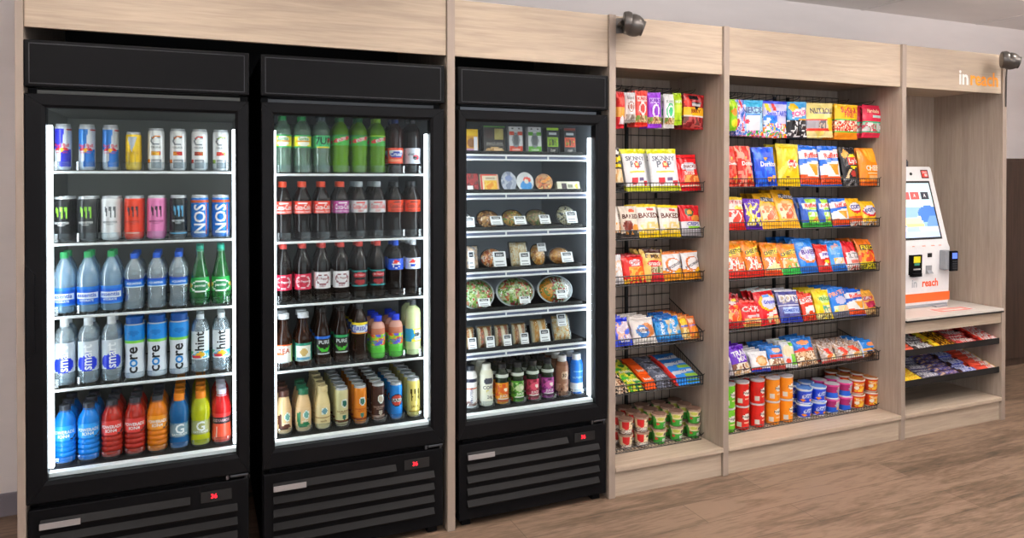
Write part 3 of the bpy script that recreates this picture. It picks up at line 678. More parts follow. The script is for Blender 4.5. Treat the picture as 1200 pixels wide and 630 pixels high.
F2 = {
 'sp1': bottle('soda_bottle', label_prims=[R_(0, .10, 1, .85, '#f2ea3a'), E_(.5, .5, .30, .42, '#f7f7ea'), R_(.1, .40, .9, .50, '#f0a428'), T_('Sprite', .5, .66, .2, '#1f9a50')], **SPRITE),
 'sup': bottle('soda_bottle', label_prims=[T_('7UP', .5, .56, .34, '#173a28'), R_(.2, .04, .8, .16, '#e8d83a'), E_(.74, .62, .10, .16, '#d83a32')], **{**SPRITE, 'base': '#3fbd72', 'cap': '#53606a'}),
 'dw1': dew('#3a8a4a', '#2a8a44'), 'dw2': dew('#1f7a44', '#2a8a44'), 'dw3': dew('#93cf2e', '#a8e03a'),
 'crs': bottle('soda_bottle', PEP, .214, '#2a0e08', (.040, .105), '#23336e', [R_(.14, .52, .9, .88, '#e8edf4'), E_(.5, .55, .36, .2, '#2440b0'), T_('Crush', .5, .60, .2, '#f2f4f8'), T_('ORANGE', .5, .2, .14, '#f8c8a0')], '#ee4a26'),
 'dpp': bottle('soda_bottle', PEP, .214, COLA, (.040, .105), '#3a3c42', [E_(.6, .4, .16, .18, '#c8283a'), E_(.55, .36, .12, .1, '#22242a'), T_('diet', .35, .62, .16, '#5a6068')], '#c6cad4'),
 'ck1': bottle('soda_bottle', **coke('#e83a22', '#f6f4f2', '#ea4a28', sub='ORIGINAL TASTE')),
 'ckc': bottle('soda_bottle', **coke('#b8429c', '#f6eef4', '#ea4a28', sub='CHERRY VANILLA')),
 'ckd': bottle('soda_bottle', **coke('#d4d6da', '#d8302a', '#b4bcc4', sub='DIET')),
 'ckz': bottle('soda_bottle', **coke('#ea4620', '#231a18', '#26282c')),
 'drp': bottle('soda_bottle', DRP, .216, COLA, (.048, .110), '#ea4a40', [E_(.5, .5, .36, .40, '#e8c8cc'), E_(.5, .5, .30, .33, '#b81c3a'), T_('Dr Pepper', .5, .52, .13, '#f4ecec')], '#d02248'),
 'drd': bottle('soda_bottle', DRP, .216, COLA, (.048, .114), '#ea4a40', [E_(.5, .55, .32, .33, '#8a4450'), E_(.5, .55, .26, .27, '#e9e6ea'), T_('Dr Pepper', .5, .58, .13, '#8a2838'), T_('DIET', .5, .16, .1, '#8a4450')], '#e9e6ea'),
 'drz': bottle('soda_bottle', DRP, .216, COLA, (.048, .112), '#ea4a40', [R_(0, .92, 1, 1, '#2a9a9c'), R_(0, .46, 1, .52, '#2a9a9c'), R_(0, 0, 1, .07, '#2a9a9c'), E_(.5, .72, .3, .17, '#b8303a'), E_(.5, .27, .26, .16, '#a0282e'), T_('Dr Pepper', .5, .72, .1, '#e8c8c8')], '#1c1a1c'),
 'pep': bottle('soda_bottle', PEP, .214, COLA, (.108, .155), '#1b55d8', [E_(.5, .5, .20, .34, '#f2f4f8'), P_([(.32, .6), (.42, .84), (.56, .84), (.68, .66), (.55, .6), (.4, .52)], '#e8332a'), P_([(.34, .36), (.44, .42), (.6, .5), (.69, .5), (.6, .2), (.44, .18)], '#1f4ac0')], '#1f55d8'),
 'ppd': bottle('soda_bottle', PEP, .214, COLA, (.108, .155), '#d8dce0', [E_(.4, .5, .20, .34, '#f2f4f8'), P_([(.22, .6), (.32, .84), (.46, .84), (.58, .66), (.45, .6), (.3, .52)], '#e8332a'), P_([(.24, .36), (.34, .42), (.5, .5), (.59, .5), (.5, .2), (.34, .18)], '#1f4ac0')], '#c9cfe0'),
 'tep': bottle('tea_bottle', TEA, .196, '#2e150a', (.020, .092), '#e4e6ea', [R_(0, .9, 1, 1, '#e8602a'), R_(.08, .0, .92, .9, '#f1efe8'), R_(.08, .46, .5, .54, '#e87a4a'), R_(.9, 0, 1, .9, '#8ab84a'), T_('TEA', .5, .66, .22, '#b8482a')], '#e8602a', capr=.0215, caph=.016),
 'teg': bottle('tea_bottle', TEA, .196, '#2e150a', (.020, .092), '#e4e6ea', [R_(0, .88, 1, 1, '#2a8a72'), R_(.12, .0, .88, .88, '#f1f0e4'), E_(.52, .5, .18, .2, '#cfae6a'), R_(.2, .1, .8, .2, '#5a9ab8')], '#2fa08a', capr=.0215, caph=.016),
 'hnb': bottle('iced_tea_bottle', HNS, .212, '#241008', (.040, .112), '#1d1512', [R_(0, .86, 1, 1, '#1f6ad8'), P_([(.1, .5), (.5, .28), (.9, .5), (.7, .2), (.5, .10), (.3, .2)], '#3fae2e'), T_('PURE', .5, .68, .18, '#d8dadc'), R_(.2, .03, .8, .06, '#b8bcc0')], '#1b1512', caph=.012, capr=.0145),
 'hng': bottle('iced_tea_bottle', HNS, .212, '#241008', (.040, .112), '#1d1512', [R_(0, .86, 1, 1, '#1f9a5a'), P_([(.1, .5), (.5, .28), (.9, .5), (.7, .2), (.5, .10), (.3, .2)], '#3fae2e'), T_('PURE', .5, .68, .18, '#d8dadc'), R_(.2, .03, .8, .06, '#b8bcc0')], '#1b1512', caph=.012, capr=.0145),
 'brs': bottle('iced_tea_bottle', PET, .214, '#241008', (.110, .156), '#22242a', [R_(0, .78, 1, 1, '#f2d824'), R_(0, 0, 1, .13, '#f2a428'), E_(.5, .45, .42, .32, '#e8ecf2'), T_('BRISK', .5, .46, .2, '#1f4ac0')], '#2a5ac8'),
 'spl': bottle('juice_drink_bottle', SPL, .158, '#62c94a', (.045, .100), '#1f3fd8', [N_(0, .2, 1, 1, ['#e8482e', '#f2b428', '#8ad03a', '#6a5ad8'], 4), T_('SPLASH', .5, .5, .17, '#3a5ad8', .2)], '#62c94a', bodycols=[(0, '#62c94a'), (.075, '#c97a5e'), (.13, '#d8a090')], capr=.0165, caph=.018),
 'lem': bottle('lemonade_bottle', LEM, .214, '#cfd9a0', (.058, .112), '#4a4c50', [R_(0, 0, .5, 1, '#2a9ad0'), P_([(.3, 0), (.5, .5), (.4, 1), (1, 1), (1, 0)], '#f4e23a'), R_(.5, .12, .95, .88, '#f0f2e6'), E_(.62, .55, .14, .17, '#22242a'), T_('Lemon', .66, .3, .13, '#2a70c0')], '#f4e23a'),
}
def frap(capc, acc): return bottle('coffee_drink_bottle', FRP, .15, '#dcb787', (.018, .095), capc, [E_(.62, .62, .17, .22, '#e8efe9'), E_(.62, .62, .13, .17, '#6aa79c'), P_([(.16, .1), (.34, .1), (.32, .8), (.12, .7)], acc), P_([(.2, .02), (.9, .04), (.7, .28), (.4, .22)], acc), T_('coffee', .55, .32, .1, '#f2e8d8')], '#dcb787', capr=.020, caph=.019)
def dcan(c, ring, low): return can('coffee_drink_can', .0270, .155, [E_(.58, .66, .20, .13, '#e8efe9'), E_(.58, .66, .155, .10, ring), T_('DOUBLESHOT', .5, .42, .10, low), T_('ENERGY', .5, .36, .08, low), R_(0, .10, 1, .16, low), R_(0, .0, 1, .06, low), E_(.55, .24, .12, .07, ring)], c)
F2.update({
 'frm': frap('#4a2a22', '#5a2e1c'), 'frg': frap('#1f6a4a', '#1f7a4a'),
 'frv': bottle('coffee_drink_bottle', FRP, .15, '#e4cd98', (.018, .095), '#e4cd98', [E_(.55, .70, .18, .20, '#e8efe9'), E_(.55, .70, .14, .155, '#6a9aa8'), R_(0, .36, 1, .42, '#a88a5a'), T_('vanilla', .5, .2, .1, '#8a6a3a')], '#e4cd98', capr=.020, caph=.019),
 'dc1': dcan('#e0d9a4', '#3a7a6a', '#7a4424'), 'dc2': dcan('#ee8a24', '#4a7a6a', '#a84a1c'), 'dc3': dcan('#4a2e26', '#c8b8a8', '#b8988a'),
 'blu': can('coffee_drink_can', .0265, .150, [E_(.5, .58, .44, .20, '#1a2430'), E_(.5, .58, .38, .16, '#c8483a'), R_(.08, .52, .92, .64, '#e8e4e0'), T_('BANG', .5, .58, .22, '#20242c')], '#1f86dc'),
 'jav': can('coffee_drink_can', .0285, .160, claw('#4a4018', .5, .62, .6, .42) + [T_('JAVA', .5, .27, .2, '#7a6018'), R_(.1, .1, .9, .14, '#a88a28')], '#d8c468'),
})
F3P = {
 'prw': bottle('protein_drink_bottle', FAI, .164, '#e9e6e4', (.012, .140), '#2a2c34', [R_(0, .80, 1, .93, '#2a2c40'), R_(0, .55, 1, .60, '#d8602a'), T_('PROTEIN', .5, .36, .16, '#2a2a60', UP), N_(0, 0, 1, .14, ['#7a4a3a', '#b09088', '#e9e6e4'], 5)], '#e9e6e4', capr=.020, caph=.02),
 'prc': bottle('protein_drink_bottle', FAI, .164, '#f0ecd4', (.012, .140), '#f1eee0', [E_(.5, .78, .26, .12, '#4a4c58'), T_('CORE', .5, .56, .2, '#4a4c58'), T_('26g', .56, .22, .24, '#3a3c44'), N_(0, .34, 1, .46, ['#e8d87a', '#f0ecd4'], 4)], '#f2efdc', capr=.0205, caph=.022),
}
def naked(c1, c2, cap, blob):
    return bottle('juice_smoothie_bottle', NAK, .16, c1, (.012, .092), cap, [N_(0, .3, 1, 1, [c1, blob, c1, c2], 5), E_(.5, .66, .3, .2, blob), T_('JUICE', .5, .30, .18, '#f4ece4'), R_(0, .02, 1, .1, c2), E_(.62, .66, .12, .1, '#f2ead8'), R_(.2, .15, .8, .18, '#f4ece4')], c1, capr=.018, caph=.017, bodycols=[(0, c1), (.093, '#1c2a1e'), (.108, '#2a3a26'), (.122, '#d8dcd4'), (.128, '#26301f')])
F3P.update({
 'nko': naked('#ee9a1c', '#d8541c', '#2a2a2c', '#e0601c'), 'nkg': naked('#5aa52c', '#2e6a1c', '#2a2a2c', '#c9d8a8'), 'nkr': naked('#b8264e', '#8a1a2e', '#2a2a2c', '#e0506a'), 'nkp': naked('#a8389a', '#6a1c5a', '#2a2a2c', '#d860a8'),
 'prb': bottle('protein_drink_bottle', FAI, .164, '#8a5a42', (.012, .140), '#e6e2de', [E_(.55, .66, .22, .16, '#d8b89c'), T_('30', .5, .66, .22, '#3a2018'), N_(0, .0, 1, .36, ['#5a3424', '#9a6a50', '#c49a80'], 5)], '#9a6a50', capr=.0205, caph=.022),
 'prl': bottle('protein_drink_bottle', FAI, .164, '#2474d8', (.012, .140), '#e9edf2', [R_(0, 0, 1, .32, '#dfe8f2'), T_('NUTRITION', .5, .52, .12, '#a8d0f4'), R_(.2, .72, .8, .76, '#8ac0f0')], '#2474d8', capr=.0205, caph=.022),
})
CLN = ['left', 'middle', 'right']
def rack(ci, si, z, row):
    """row: (proto, description, category, how many deep) for each lane from left to right"""
    x0, st = LANES[ci]; n = len([SH1, SH2, SH3][ci])
    sh = 'bottom' if si == n - 1 else ('top' if si == 0 else ORD[si + 1])
    for k, (p, desc, cat, deep) in enumerate(row):
        pr = p[0]; dz = p[1]
        for d in range(deep):
            rk = 'frontmost' if d == 0 else ('second back' if d == 1 else '%s back' % ORD[d + 1])
            pr.place((x0 + k * st, .104 + dz / 2 + d * (dz + .004), z + .0006), (0, 0, random.uniform(-.12, .12)),
                     '%s, %s, lane %s, %s shelf, %s cooler' % (desc, rk, ['one', 'two', 'three', 'four', 'five', 'six', 'seven', 'eight'][k], sh, CLN[ci]), cat, None if deep < 2 else None)
def W(d, k): return {'rb1': .053, 'rb2': .053, 'ylw': .053}.get(k, None)
def wid(pr):
    m = 0
    for c in pr.root.children:
        for v in c.data.vertices: m = max(m, abs(v.co.x))
    return 2 * m
for D in (F1, F2, F3P):
    for k in list(D): D[k] = (D[k], wid(D[k]))
C_, B_ = 'drink can', 'drink bottle'
rack(0, 0, SH1[0], [(F1['rb1'], 'purple and silver energy drink can', C_, 1), (F1['rb2'], 'blue and silver energy drink can', C_, 1), (F1['rb2'], 'blue and silver energy drink can', C_, 1), (F1['ylw'], 'short yellow energy drink can', C_, 1),
    (F1['ce1'], 'white can with yellow fruit', C_, 1), (F1['ce2'], 'white can with orange-red fruit', C_, 1), (F1['ce3'], 'white can with brown fruit', C_, 1), (F1['ce4'], 'white can with green fruit', C_, 1)])
rack(0, 1, SH1[1], [(F1['m1'], 'black can with green claw', C_, 2), (F1['m2'], 'charcoal can with green claw', C_, 2), (F1['m3'], 'white can with grey claw', C_, 2), (F1['m4'], 'red-orange energy drink can', C_, 2),
    (F1['m5'], 'pink energy drink can', C_, 2), (F1['m6'], 'slim black and blue can', C_, 2), (F1['nos'], 'blue and white lettered can', C_, 2), (F1['nos'], 'blue and white lettered can', C_, 2)])
rack(0, 2, SH1[2], [(F1['ess'], 'green-capped water bottle', B_, 2)] * 3 + [(F1['aqu'], 'blue-capped water bottle', B_, 3)] * 3 + [(F1['per'], 'green sparkling water bottle', B_, 2)] * 2)
rack(0, 3, SH1[3], [(F1['smt'], 'white-capped water bottle', B_, 2)] * 3 + [(F1['cor'], 'white and blue water bottle', B_, 2)] * 3 + [(F1['hnt'], 'clear flavored water bottle', B_, 2)] * 2)
rack(0, 4, SH1[4], [(F1['pwb'], 'blue sports drink bottle', B_, 3)] * 2 + [(F1['pwr'], 'red sports drink bottle', B_, 3)] * 2 + [(F1['pwo'], 'orange sports drink bottle', B_, 3),
    (F1['gtb'], 'orange-capped blue bottle', B_, 5), (F1['gty'], 'orange-capped yellow bottle', B_, 5), (F1['bdy'], 'white-capped red bottle', B_, 4)])
rack(1, 0, SH2[0], [(F2['sp1'], 'yellow-label clear soda bottle', B_, 2)] * 2 + [(F2['sup'], 'green-label clear soda bottle', B_, 2)] + [(F2['dw1'], 'yellow-green soda bottle', B_, 2), (F2['dw2'], 'yellow-green soda bottle', B_, 2), (F2['dw3'], 'lime-capped green soda bottle', B_, 2),
    (F2['crs'], 'orange-label dark soda bottle', B_, 2), (F2['dpp'], 'silver-label dark soda bottle', B_, 2)])
rack(1, 1, SH2[1], [(F2['ck1'], 'red-label cola bottle', B_, 2)] * 3 + [(F2['ckc'], 'purple-label cola bottle', B_, 2)] + [(F2['ckd'], 'silver-label cola bottle', B_, 3)] * 2 + [(F2['ckz'], 'black-capped red-label cola bottle', B_, 2)] * 2)
rack(1, 2, SH2[2], [(F2['drp'], 'crimson-label soda bottle', B_, 2)] * 2 + [(F2['drd'], 'white-label soda bottle', B_, 2)] * 2 + [(F2['drz'], 'teal-striped soda bottle', B_, 2)] * 2 + [(F2['pep'], 'blue-label cola bottle', B_, 2), (F2['ppd'], 'silver-label cola bottle', B_, 3)])
rack(1, 3, SH2[3], [(F2['tep'], 'white-capped orange-label tea bottle', B_, 2), (F2['teg'], 'white-capped teal-label tea bottle', B_, 2), (F2['hnb'], 'blue-banded dark tea bottle', B_, 3), (F2['hng'], 'green-banded dark tea bottle', B_, 3), (F2['brs'], 'yellow-label iced tea bottle', B_, 3)]
     + [(F2['spl'], 'blue-capped juice bottle', B_, 3)] * 2 + [(F2['lem'], 'pale yellow lemonade bottle', B_, 2)])
rack(1, 4, SH2[4], [(F2['frm'], 'brown-capped coffee bottle', B_, 3), (F2['frg'], 'green-capped coffee bottle', B_, 3), (F2['frv'], 'cream-capped coffee bottle', B_, 5), (F2['dc1'], 'cream coffee can', C_, 6), (F2['dc2'], 'orange coffee can', C_, 6), (F2['dc3'], 'dark brown coffee can', C_, 6),
    (F2['blu'], 'bright blue coffee can', C_, 5), (F2['jav'], 'golden coffee can', C_, 6)])
rack(2, 6, SH3[6], [(F3P['prw'], 'white and navy protein bottle', B_, 3), (F3P['prc'], 'cream protein bottle', B_, 3), (F3P['nko'], 'orange juice smoothie bottle', B_, 3), (F3P['nkg'], 'green juice smoothie bottle', B_, 3), (F3P['nkr'], 'red juice smoothie bottle', B_, 4),
    (F3P['nkp'], 'purple juice smoothie bottle', B_, 4), (F3P['prb'], 'brown protein bottle', B_, 4), (F3P['prl'], 'blue protein bottle', B_, 4)])

# ------------------------------------------------------------------ chilled food packs in the right cooler
def lumps(b, x0, z0, x1, z1, y, depth, cols, seed, shape='oval', nx=22, nz=16, amp=.006, scale=60, bands=None):
    """a mound of food: bumpy relief whose pieces carry their own colours"""
    cl = [lin(c) for c in cols]; n0 = len(b.v); V = {}
    cx, cz, rx, rz = (x0 + x1) / 2, (z0 + z1) / 2, (x1 - x0) / 2, (z1 - z0) / 2
    for i in range(nx + 1):
        for j in range(nz + 1):
            u, v = i / nx * 2 - 1, j / nz * 2 - 1
            if shape == 'oval':
                m = max(abs(u), abs(v)) or 1; l = math.hypot(u, v) or 1; uu, vv = u * m / l, v * m / l
            else: uu, vv = u, v
            e = max(0, 1 - (math.hypot(uu, vv) if shape == 'oval' else max(abs(uu), abs(vv))) ** 3)
            q = noise.noise(Vector((uu * rx * scale + seed, vv * rz * scale, seed * 2.1)))
            V[i, j] = len(b.v) ; b.v.append((cx + uu * rx, y - depth * e - amp * q * min(1, e * 3), cz + vv * rz))
    for i in range(nx):
        for j in range(nz):
            p = b.v[V[i, j]]
            if bands: c = bands((i + .5) / nx, (j + .5) / nz)
            else:
                q = noise.noise(Vector((p[0] * scale * 1.5 + seed, p[2] * scale * 1.5, seed))) + .4 * noise.noise(Vector((p[0] * scale * 4, p[2] * scale * 4, seed + 3)))
                c = cl[int(max(0, min(len(cl) - 1, (q * .9 + .5) * len(cl))))]
            b.face((V[i, j], V[i + 1, j], V[i + 1, j + 1], V[i, j + 1]), c)
def shell(b, x0, z0, x1, z1, y, depth, shape='oval', n=20):
    V = {}; cx, cz, rx, rz = (x0 + x1) / 2, (z0 + z1) / 2, (x1 - x0) / 2, (z1 - z0) / 2
    for i in range(n + 1):
        for j in range(n + 1):
            u, v = i / n * 2 - 1, j / n * 2 - 1
            if shape == 'oval': m = max(abs(u), abs(v)) or 1; l = math.hypot(u, v) or 1; u, v = u * m / l, v * m / l; e = max(0, 1 - math.hypot(u, v) ** 4)
            else: e = (max(0, 1 - abs(u) ** 8) * max(0, 1 - abs(v) ** 8)) ** .5
            V[i, j] = len(b.v); b.v.append((cx + u * rx, y - depth * e, cz + v * rz))
    for i in range(n):
        for j in range(n): b.face((V[i, j], V[i + 1, j], V[i + 1, j + 1], V[i, j + 1]))
BARC = [('R', .16, .62, .84, .90, '#2c3440'), ('T', 'FRESH', .5, .76, .14, '#e8ecf0', 0), ('R', .12, .10, .88, .13, '#8a9096'), ('R', .12, .20, .70, .23, '#8a9096'), ('R', .12, .30, .80, .33, '#8a9096'), ('R', .12, .42, .6, .46, '#b8bcc2')]
def sticker(b, x0, z0, x1, z1, y, prims=BARC, base='#eef2f6', n=14):
    cf = colour(prims, base)
    for i in range(n):
        for j in range(n):
            u0, u1, v0, v1 = i / n, (i + 1) / n, j / n, (j + 1) / n; X = lambda u: x0 + (x1 - x0) * u; Z = lambda v: z0 + (z1 - z0) * v
            b.quad((X(u0), y, Z(v0)), (X(u1), y, Z(v0)), (X(u1), y, Z(v1)), (X(u0), y, Z(v1)), cf((i + .5) / n, (j + .5) / n))
    for p in prims:
        if p[0] == 'T': b.text(p[1], lambda s, t: (x0 + s, y - .0004, z0 + t), p[4] * (x1 - x0), p[5], cx=p[2] * (x1 - x0), cy=p[3] * (z1 - z0), rot=p[6], step=1)
def pack(name, w, h, d, cols, shape='oval', lab=(.35, .05, .8, .42), tray='#1a1c1e', bands=None, seed=1.0, amp=.005, scale=60, fh=1.0, label_prims=BARC):
    r = empty(name); b = MB()
    if shape == 'oval':
        b2 = MB(); b2.lathe([(w / 2 * .8, 0.0), (w / 2, .012), (w / 2 * 1.02, .014)], seg=30, sy=h / w)
        for x, y, z in b2.v: b.v.append((x, -z + 0.0, y + h / 2))
        b.f, b.c, b.m = b2.f, [lin(tray)] * len(b2.f), b2.m
        b.v = [(x, y + .014, z) for x, y, z in b.v]
    else: b.box(-w / 2, -.001, 0, w / 2, .012, h, lin(tray), b=.004)
    b.build('tray', attr('tray_plastic', .35), r, True)
    b = MB(); lumps(b, -w * .46, h * .04, w * .46, h * (.96 * fh), -.002, d * .72, cols, seed, shape, bands=bands, amp=amp, scale=scale); b.build('food', FOOD, r, True)
    b = MB(); shell(b, -w * .49, h * .01, w * .49, h * .99, -.001, d, shape); b.build('lid', LID, r, True)
    if lab:
        b = MB(); sticker(b, (lab[0] - .5) * w, lab[1] * h, (lab[2] - .5) * w, lab[3] * h, -d - .0012, label_prims); b.build('label', PAPER, r)
    return Proto(r)
def boxpack(name, w, h, d, prims, base, mat=None, side=None):
    """printed carton, front face carries the print"""
    b = MB(); cs = lin(side or base); b.box(-w / 2, 0, 0, w / 2, d, h, cs, b=.0015)
    sticker(b, -w / 2 + .001, .001, w / 2 - .001, h - .001, -.0006, prims, base, 22); return Proto(b.build(name, mat or PAPER))
def put(p, x, y, z, lean, yaw, label, cat, group=None): return p.place((x, y, z), (-math.radians(lean), 0, math.radians(yaw)), label, cat, group)

def bread(fill):
    def f(u, v):
        k = (u * 2) % 1; a = '#e3c490' if .22 < k < .30 or .70 < k < .78 else ('#efe0bf' if k < .3 or k > .7 else fill[int(abs(noise.noise(Vector((u * 9, v * 12, 2)))) * 3) % len(fill)])
        if v > .93: a = '#b98a4e'
        return lin(a)
    return f
YF = .118
zs = SH3
def fx(px): return ax(px, YF + .02)
# top shelf
p = boxpack('lunch_kit_box', .055, .105, .03, [R_(0, .72, 1, 1, '#f2c21c'), E_(.4, .42, .34, .2, '#8a5a34'), R_(.0, 0, 1, .2, '#b888b0'), R_(.62, .1, .95, .7, '#e4e2ea')], '#d89a2c')
put(p, fx(552), YF, zs[0], 4, 0, 'small yellow-topped lunch kit box, far left, top shelf of right cooler', 'food box')
p = boxpack('protein_snack_box', .104, .122, .035, [R_(.02, .95, 1, 1, '#62a83a'), R_(.5, .50, .92, .90, '#c4b56a'), N_(.5, .5, .92, .9, ['#c4b56a', '#b5a458'], 5), E_(.5, .0, .46, .22, '#d8b078'), N_(.12, .02, .88, .16, ['#d8b078', '#b88a50', '#e8c898'], 5), R_(.06, .55, .42, .9, '#4a3634'), T_('SNACK BOX', .5, .36, .1, '#a8a4a0'), R_(.1, .28, .9, .30, '#77736e')], '#35302f')
put(p, fx(578), YF, zs[0], 4, 0, 'dark protein snack box with window, top shelf of right cooler', 'food box')
tw = lambda a: boxpack('crisp_snack_pack', .066, .122, .03, [R_(0, 0, 1, .28, a), E_(.5, .5, .3, .28, '#8a9096'), E_(.5, .5, .2, .2, '#5b6066'), R_(.0, .68, .36, .8, a), R_(.62, .68, 1, .8, a), R_(.18, .9, .34, .96, '#3a3c40'), R_(.66, .9, .82, .96, '#3a3c40'), T_('CHEESE', .5, .14, .13, '#f2efe8')], '#dfe1e4')
put(tw('#dc4a2c'), fx(603), YF, zs[0], 4, 0, 'white and red snack pack, top shelf of right cooler', 'food box')
put(tw('#5fae2c'), fx(625), YF, zs[0], 4, 0, 'white and green snack pack, top shelf of right cooler', 'food box')
bw = lambda a, l: boxpack('dip_bowl_pack', .062, .122, .045, [R_(0, .93, 1, 1, l), R_(.05, .28, .95, .62, a), N_(.15, .32, .85, .58, ['#e8e23a', '#2a3a1a', a, '#2a3a1a'], 8), R_(.2, .74, .8, .8, '#c8ccd0'), T_('DIP', .5, .12, .2, '#c8c4bc')], '#23262a')
put(bw('#9acb2a', '#b4e02a'), fx(646), YF, zs[0], 4, 0, 'black dip pack with lime label, top shelf of right cooler', 'food box')
put(bw('#e8583a', '#8a3428'), fx(666), YF, zs[0], 4, 0, 'black dip pack with red label, top shelf of right cooler', 'food box')
# second shelf
p = boxpack('snack_pouch', .055, .082, .02, [N_(0, 0, 1, 1, ['#8a1c24', '#b02a2e', '#5a1418'], 5), R_(.0, 0, .5, .3, '#e8eaee')], '#9a2028'); put(p, fx(553), YF, zs[1], 15, 0, 'dark red snack pouch, far left, second shelf of right cooler', 'snack pack')
p = boxpack('cheese_snack_bag', .086, .080, .02, [R_(0, 0, .1, 1, '#d8362c'), R_(0, .9, 1, 1, '#e04a3a'), N_(.2, .05, .9, .62, ['#f0b428', '#f6cf52', '#e89420'], 4), T_('SNACK', .56, .76, .12, '#6a4a3a'), R_(.93, 0, 1, 1, '#e8b8a0')], '#f0e2c4'); put(p, fx(573), YF, zs[1], 15, 0, 'cream and yellow cheese snack bag, second shelf of right cooler', 'snack pack')
def tub(w, h, prims, base, name='yogurt_tub'):
    r = empty(name); b = MB(); b2 = MB(); cf = colour(prims, base)
    b2.lathe([(w / 2 * .78, .0), (w / 2 * .95, .03), (w / 2, .036)], lin(base), 30, cap0=True, cap1=False, sy=h / w)
    for x, y, z in b2.v: b.v.append((x, .036 - z, y + h / 2))
    b.f, b.c, b.m = b2.f, b2.c, b2.m; b.build('cup', attr('tray_plastic', .35), r, True)
    b = MB(); n = 20
    for i in range(n):
        for j in range(n):
            P = []
            for a, c in ((i, j), (i + 1, j), (i + 1, j + 1), (i, j + 1)):
                u, v = a / n * 2 - 1, c / n * 2 - 1; m = max(abs(u), abs(v)) or 1; l = math.hypot(u, v) or 1; P.append((u * m / l, v * m / l))
            b.quad(*[(u * w / 2 * 1.02, -.002, h / 2 + v * h / 2 * 1.02) for u, v in P], cf(sum(k[0] for k in P) / 8 + .5, sum(k[1] for k in P) / 8 + .5))
    b.build('lid', PAPER, r); return Proto(r)
put(tub(.074, .090, [N_(0, 0, 1, 1, ['#a8b0c4', '#c4cad8', '#8a94ae'], 4), E_(.5, .66, .22, .16, '#8898c8')], '#b4bace'), fx(595), YF, zs[1], 12, 0, 'silver-blue lidded tub, second shelf of right cooler', 'food tub')
put(tub(.084, .086, [E_(.55, .3, .34, .26, '#2f8ad0'), E_(.62, .62, .22, .14, '#d84a3a'), E_(.58, .52, .14, .12, '#f2efe8')], '#e4e8ec'), fx(614), YF, zs[1], 12, 0, 'white round lidded tub with blue and red print, right cooler', 'food tub')
put(tub(.086, .080, [N_(.1, .1, .9, .9, ['#e88a24', '#f2c87a', '#4a2a34', '#d8703a', '#c8a070'], 5)], '#b88a66'), fx(636), YF, zs[1], 12, 0, 'round tub with orange and brown fruit print, right cooler', 'food tub')
p = boxpack('cheese_stick_pack', .118, .046, .03, [R_(.2, .2, .42, .8, '#4a3a42'), R_(.46, .3, .7, .7, '#8a8a72'), E_(.86, .5, .07, .3, '#e8c83a')], '#ece9cf'); put(p, fx(665), YF, zs[1], 20, 0, 'long cream cheese stick pack, right end of second shelf', 'snack pack')
# third shelf: pastries
P1 = pack('pastry_pack', .112, .092, .03, ['#c98a4a', '#d8a45e', '#a86a34', '#6a3a1e', '#e0b47a'], lab=(.48, .02, .98, .50), seed=2)
for k, (px, d) in enumerate(((548, 'far left'), (572, 'second from left'), (604, 'third from left'))):
    pass
put(P1, fx(572), YF, zs[2], 30, 0, 'golden pastry ring pack with white label, third shelf of right cooler', 'pastry pack')
put(pack('granola_pack', .108, .092, .03, ['#d89a3a', '#8a5a2c', '#e8b85a', '#6a8a3a', '#c8602c'], lab=(.42, .02, .95, .46), seed=4), fx(601), YF, zs[2], 30, 0, 'granola fruit pack with white label, third shelf of right cooler', 'snack pack')
put(pack('wrap_pack', .112, .092, .03, ['#8a6a42', '#b08a58', '#5a7a34', '#6a4a30', '#c8a878'], lab=(.48, .02, .95, .50), seed=6), fx(629), YF, zs[2], 30, 0, 'brown and green wrap pack, third shelf of right cooler', 'food pack')
put(pack('egg_pack', .102, .104, .035, ['#e8e2c8', '#f0edd8', '#d8cfa8', '#3a4452', '#e6dcae'], lab=(.32, .04, .86, .58), seed=8), fx(663), YF, zs[2], 22, 0, 'pale domed pack with dark lid, right end of third shelf', 'food pack')
put(pack('pastry_pack', .06, .075, .03, ['#8a8f94', '#b0b4b8', '#5a5e62'], lab=(.2, .02, .98, .6), seed=9), ax(545, YF + .02), YF, zs[2], 20, 0, 'white-labelled pack cut off by door frame, third shelf', 'food pack')
# fourth shelf: sandwiches and rolls
put(pack('bread_pack', .058, .108, .03, ['#ecd6bc', '#e8c8a8', '#d8a888', '#8a9ab0'], 'rect', lab=(.02, .02, .5, .74), seed=3), fx(552), YF, zs[3], 12, 0, 'tall pink and white bread pack, left end of fourth shelf', 'food pack')
put(pack('bagel_pack', .115, .092, .035, ['#e07a2c', '#f0b070', '#8a4a24', '#f0e0cc', '#c05a3a'], lab=(.42, .02, .95, .75), seed=5), fx(576), YF, zs[3], 18, 0, 'bagel pack with large white label, fourth shelf of right cooler', 'food pack')
put(pack('flatbread_pack', .088, .118, .03, ['#efe2c2', '#e8d4a8', '#d8b070', '#f2ead2'], 'rect', lab=(.40, .03, .96, .52), seed=7), fx(607), YF, zs[3], 16, 0, 'tall cream flatbread pack with white label, right cooler', 'food pack')
put(pack('roll_pack', .075, .106, .035, ['#e8a040', '#f0b860', '#c8782c', '#f4d8a8'], lab=(.36, .55, .92, .92), seed=10), fx(630), YF, zs[3], 24, 0, 'golden bread roll pack with label near top, right cooler', 'food pack')
put(pack('croissant_pack', .112, .086, .04, ['#d8903a', '#e8a850', '#b0682a', '#e0b078'], lab=(.40, .02, .92, .58), seed=11), fx(655), YF, zs[3], 22, 0, 'domed croissant pack with white label, fourth shelf right end', 'food pack')
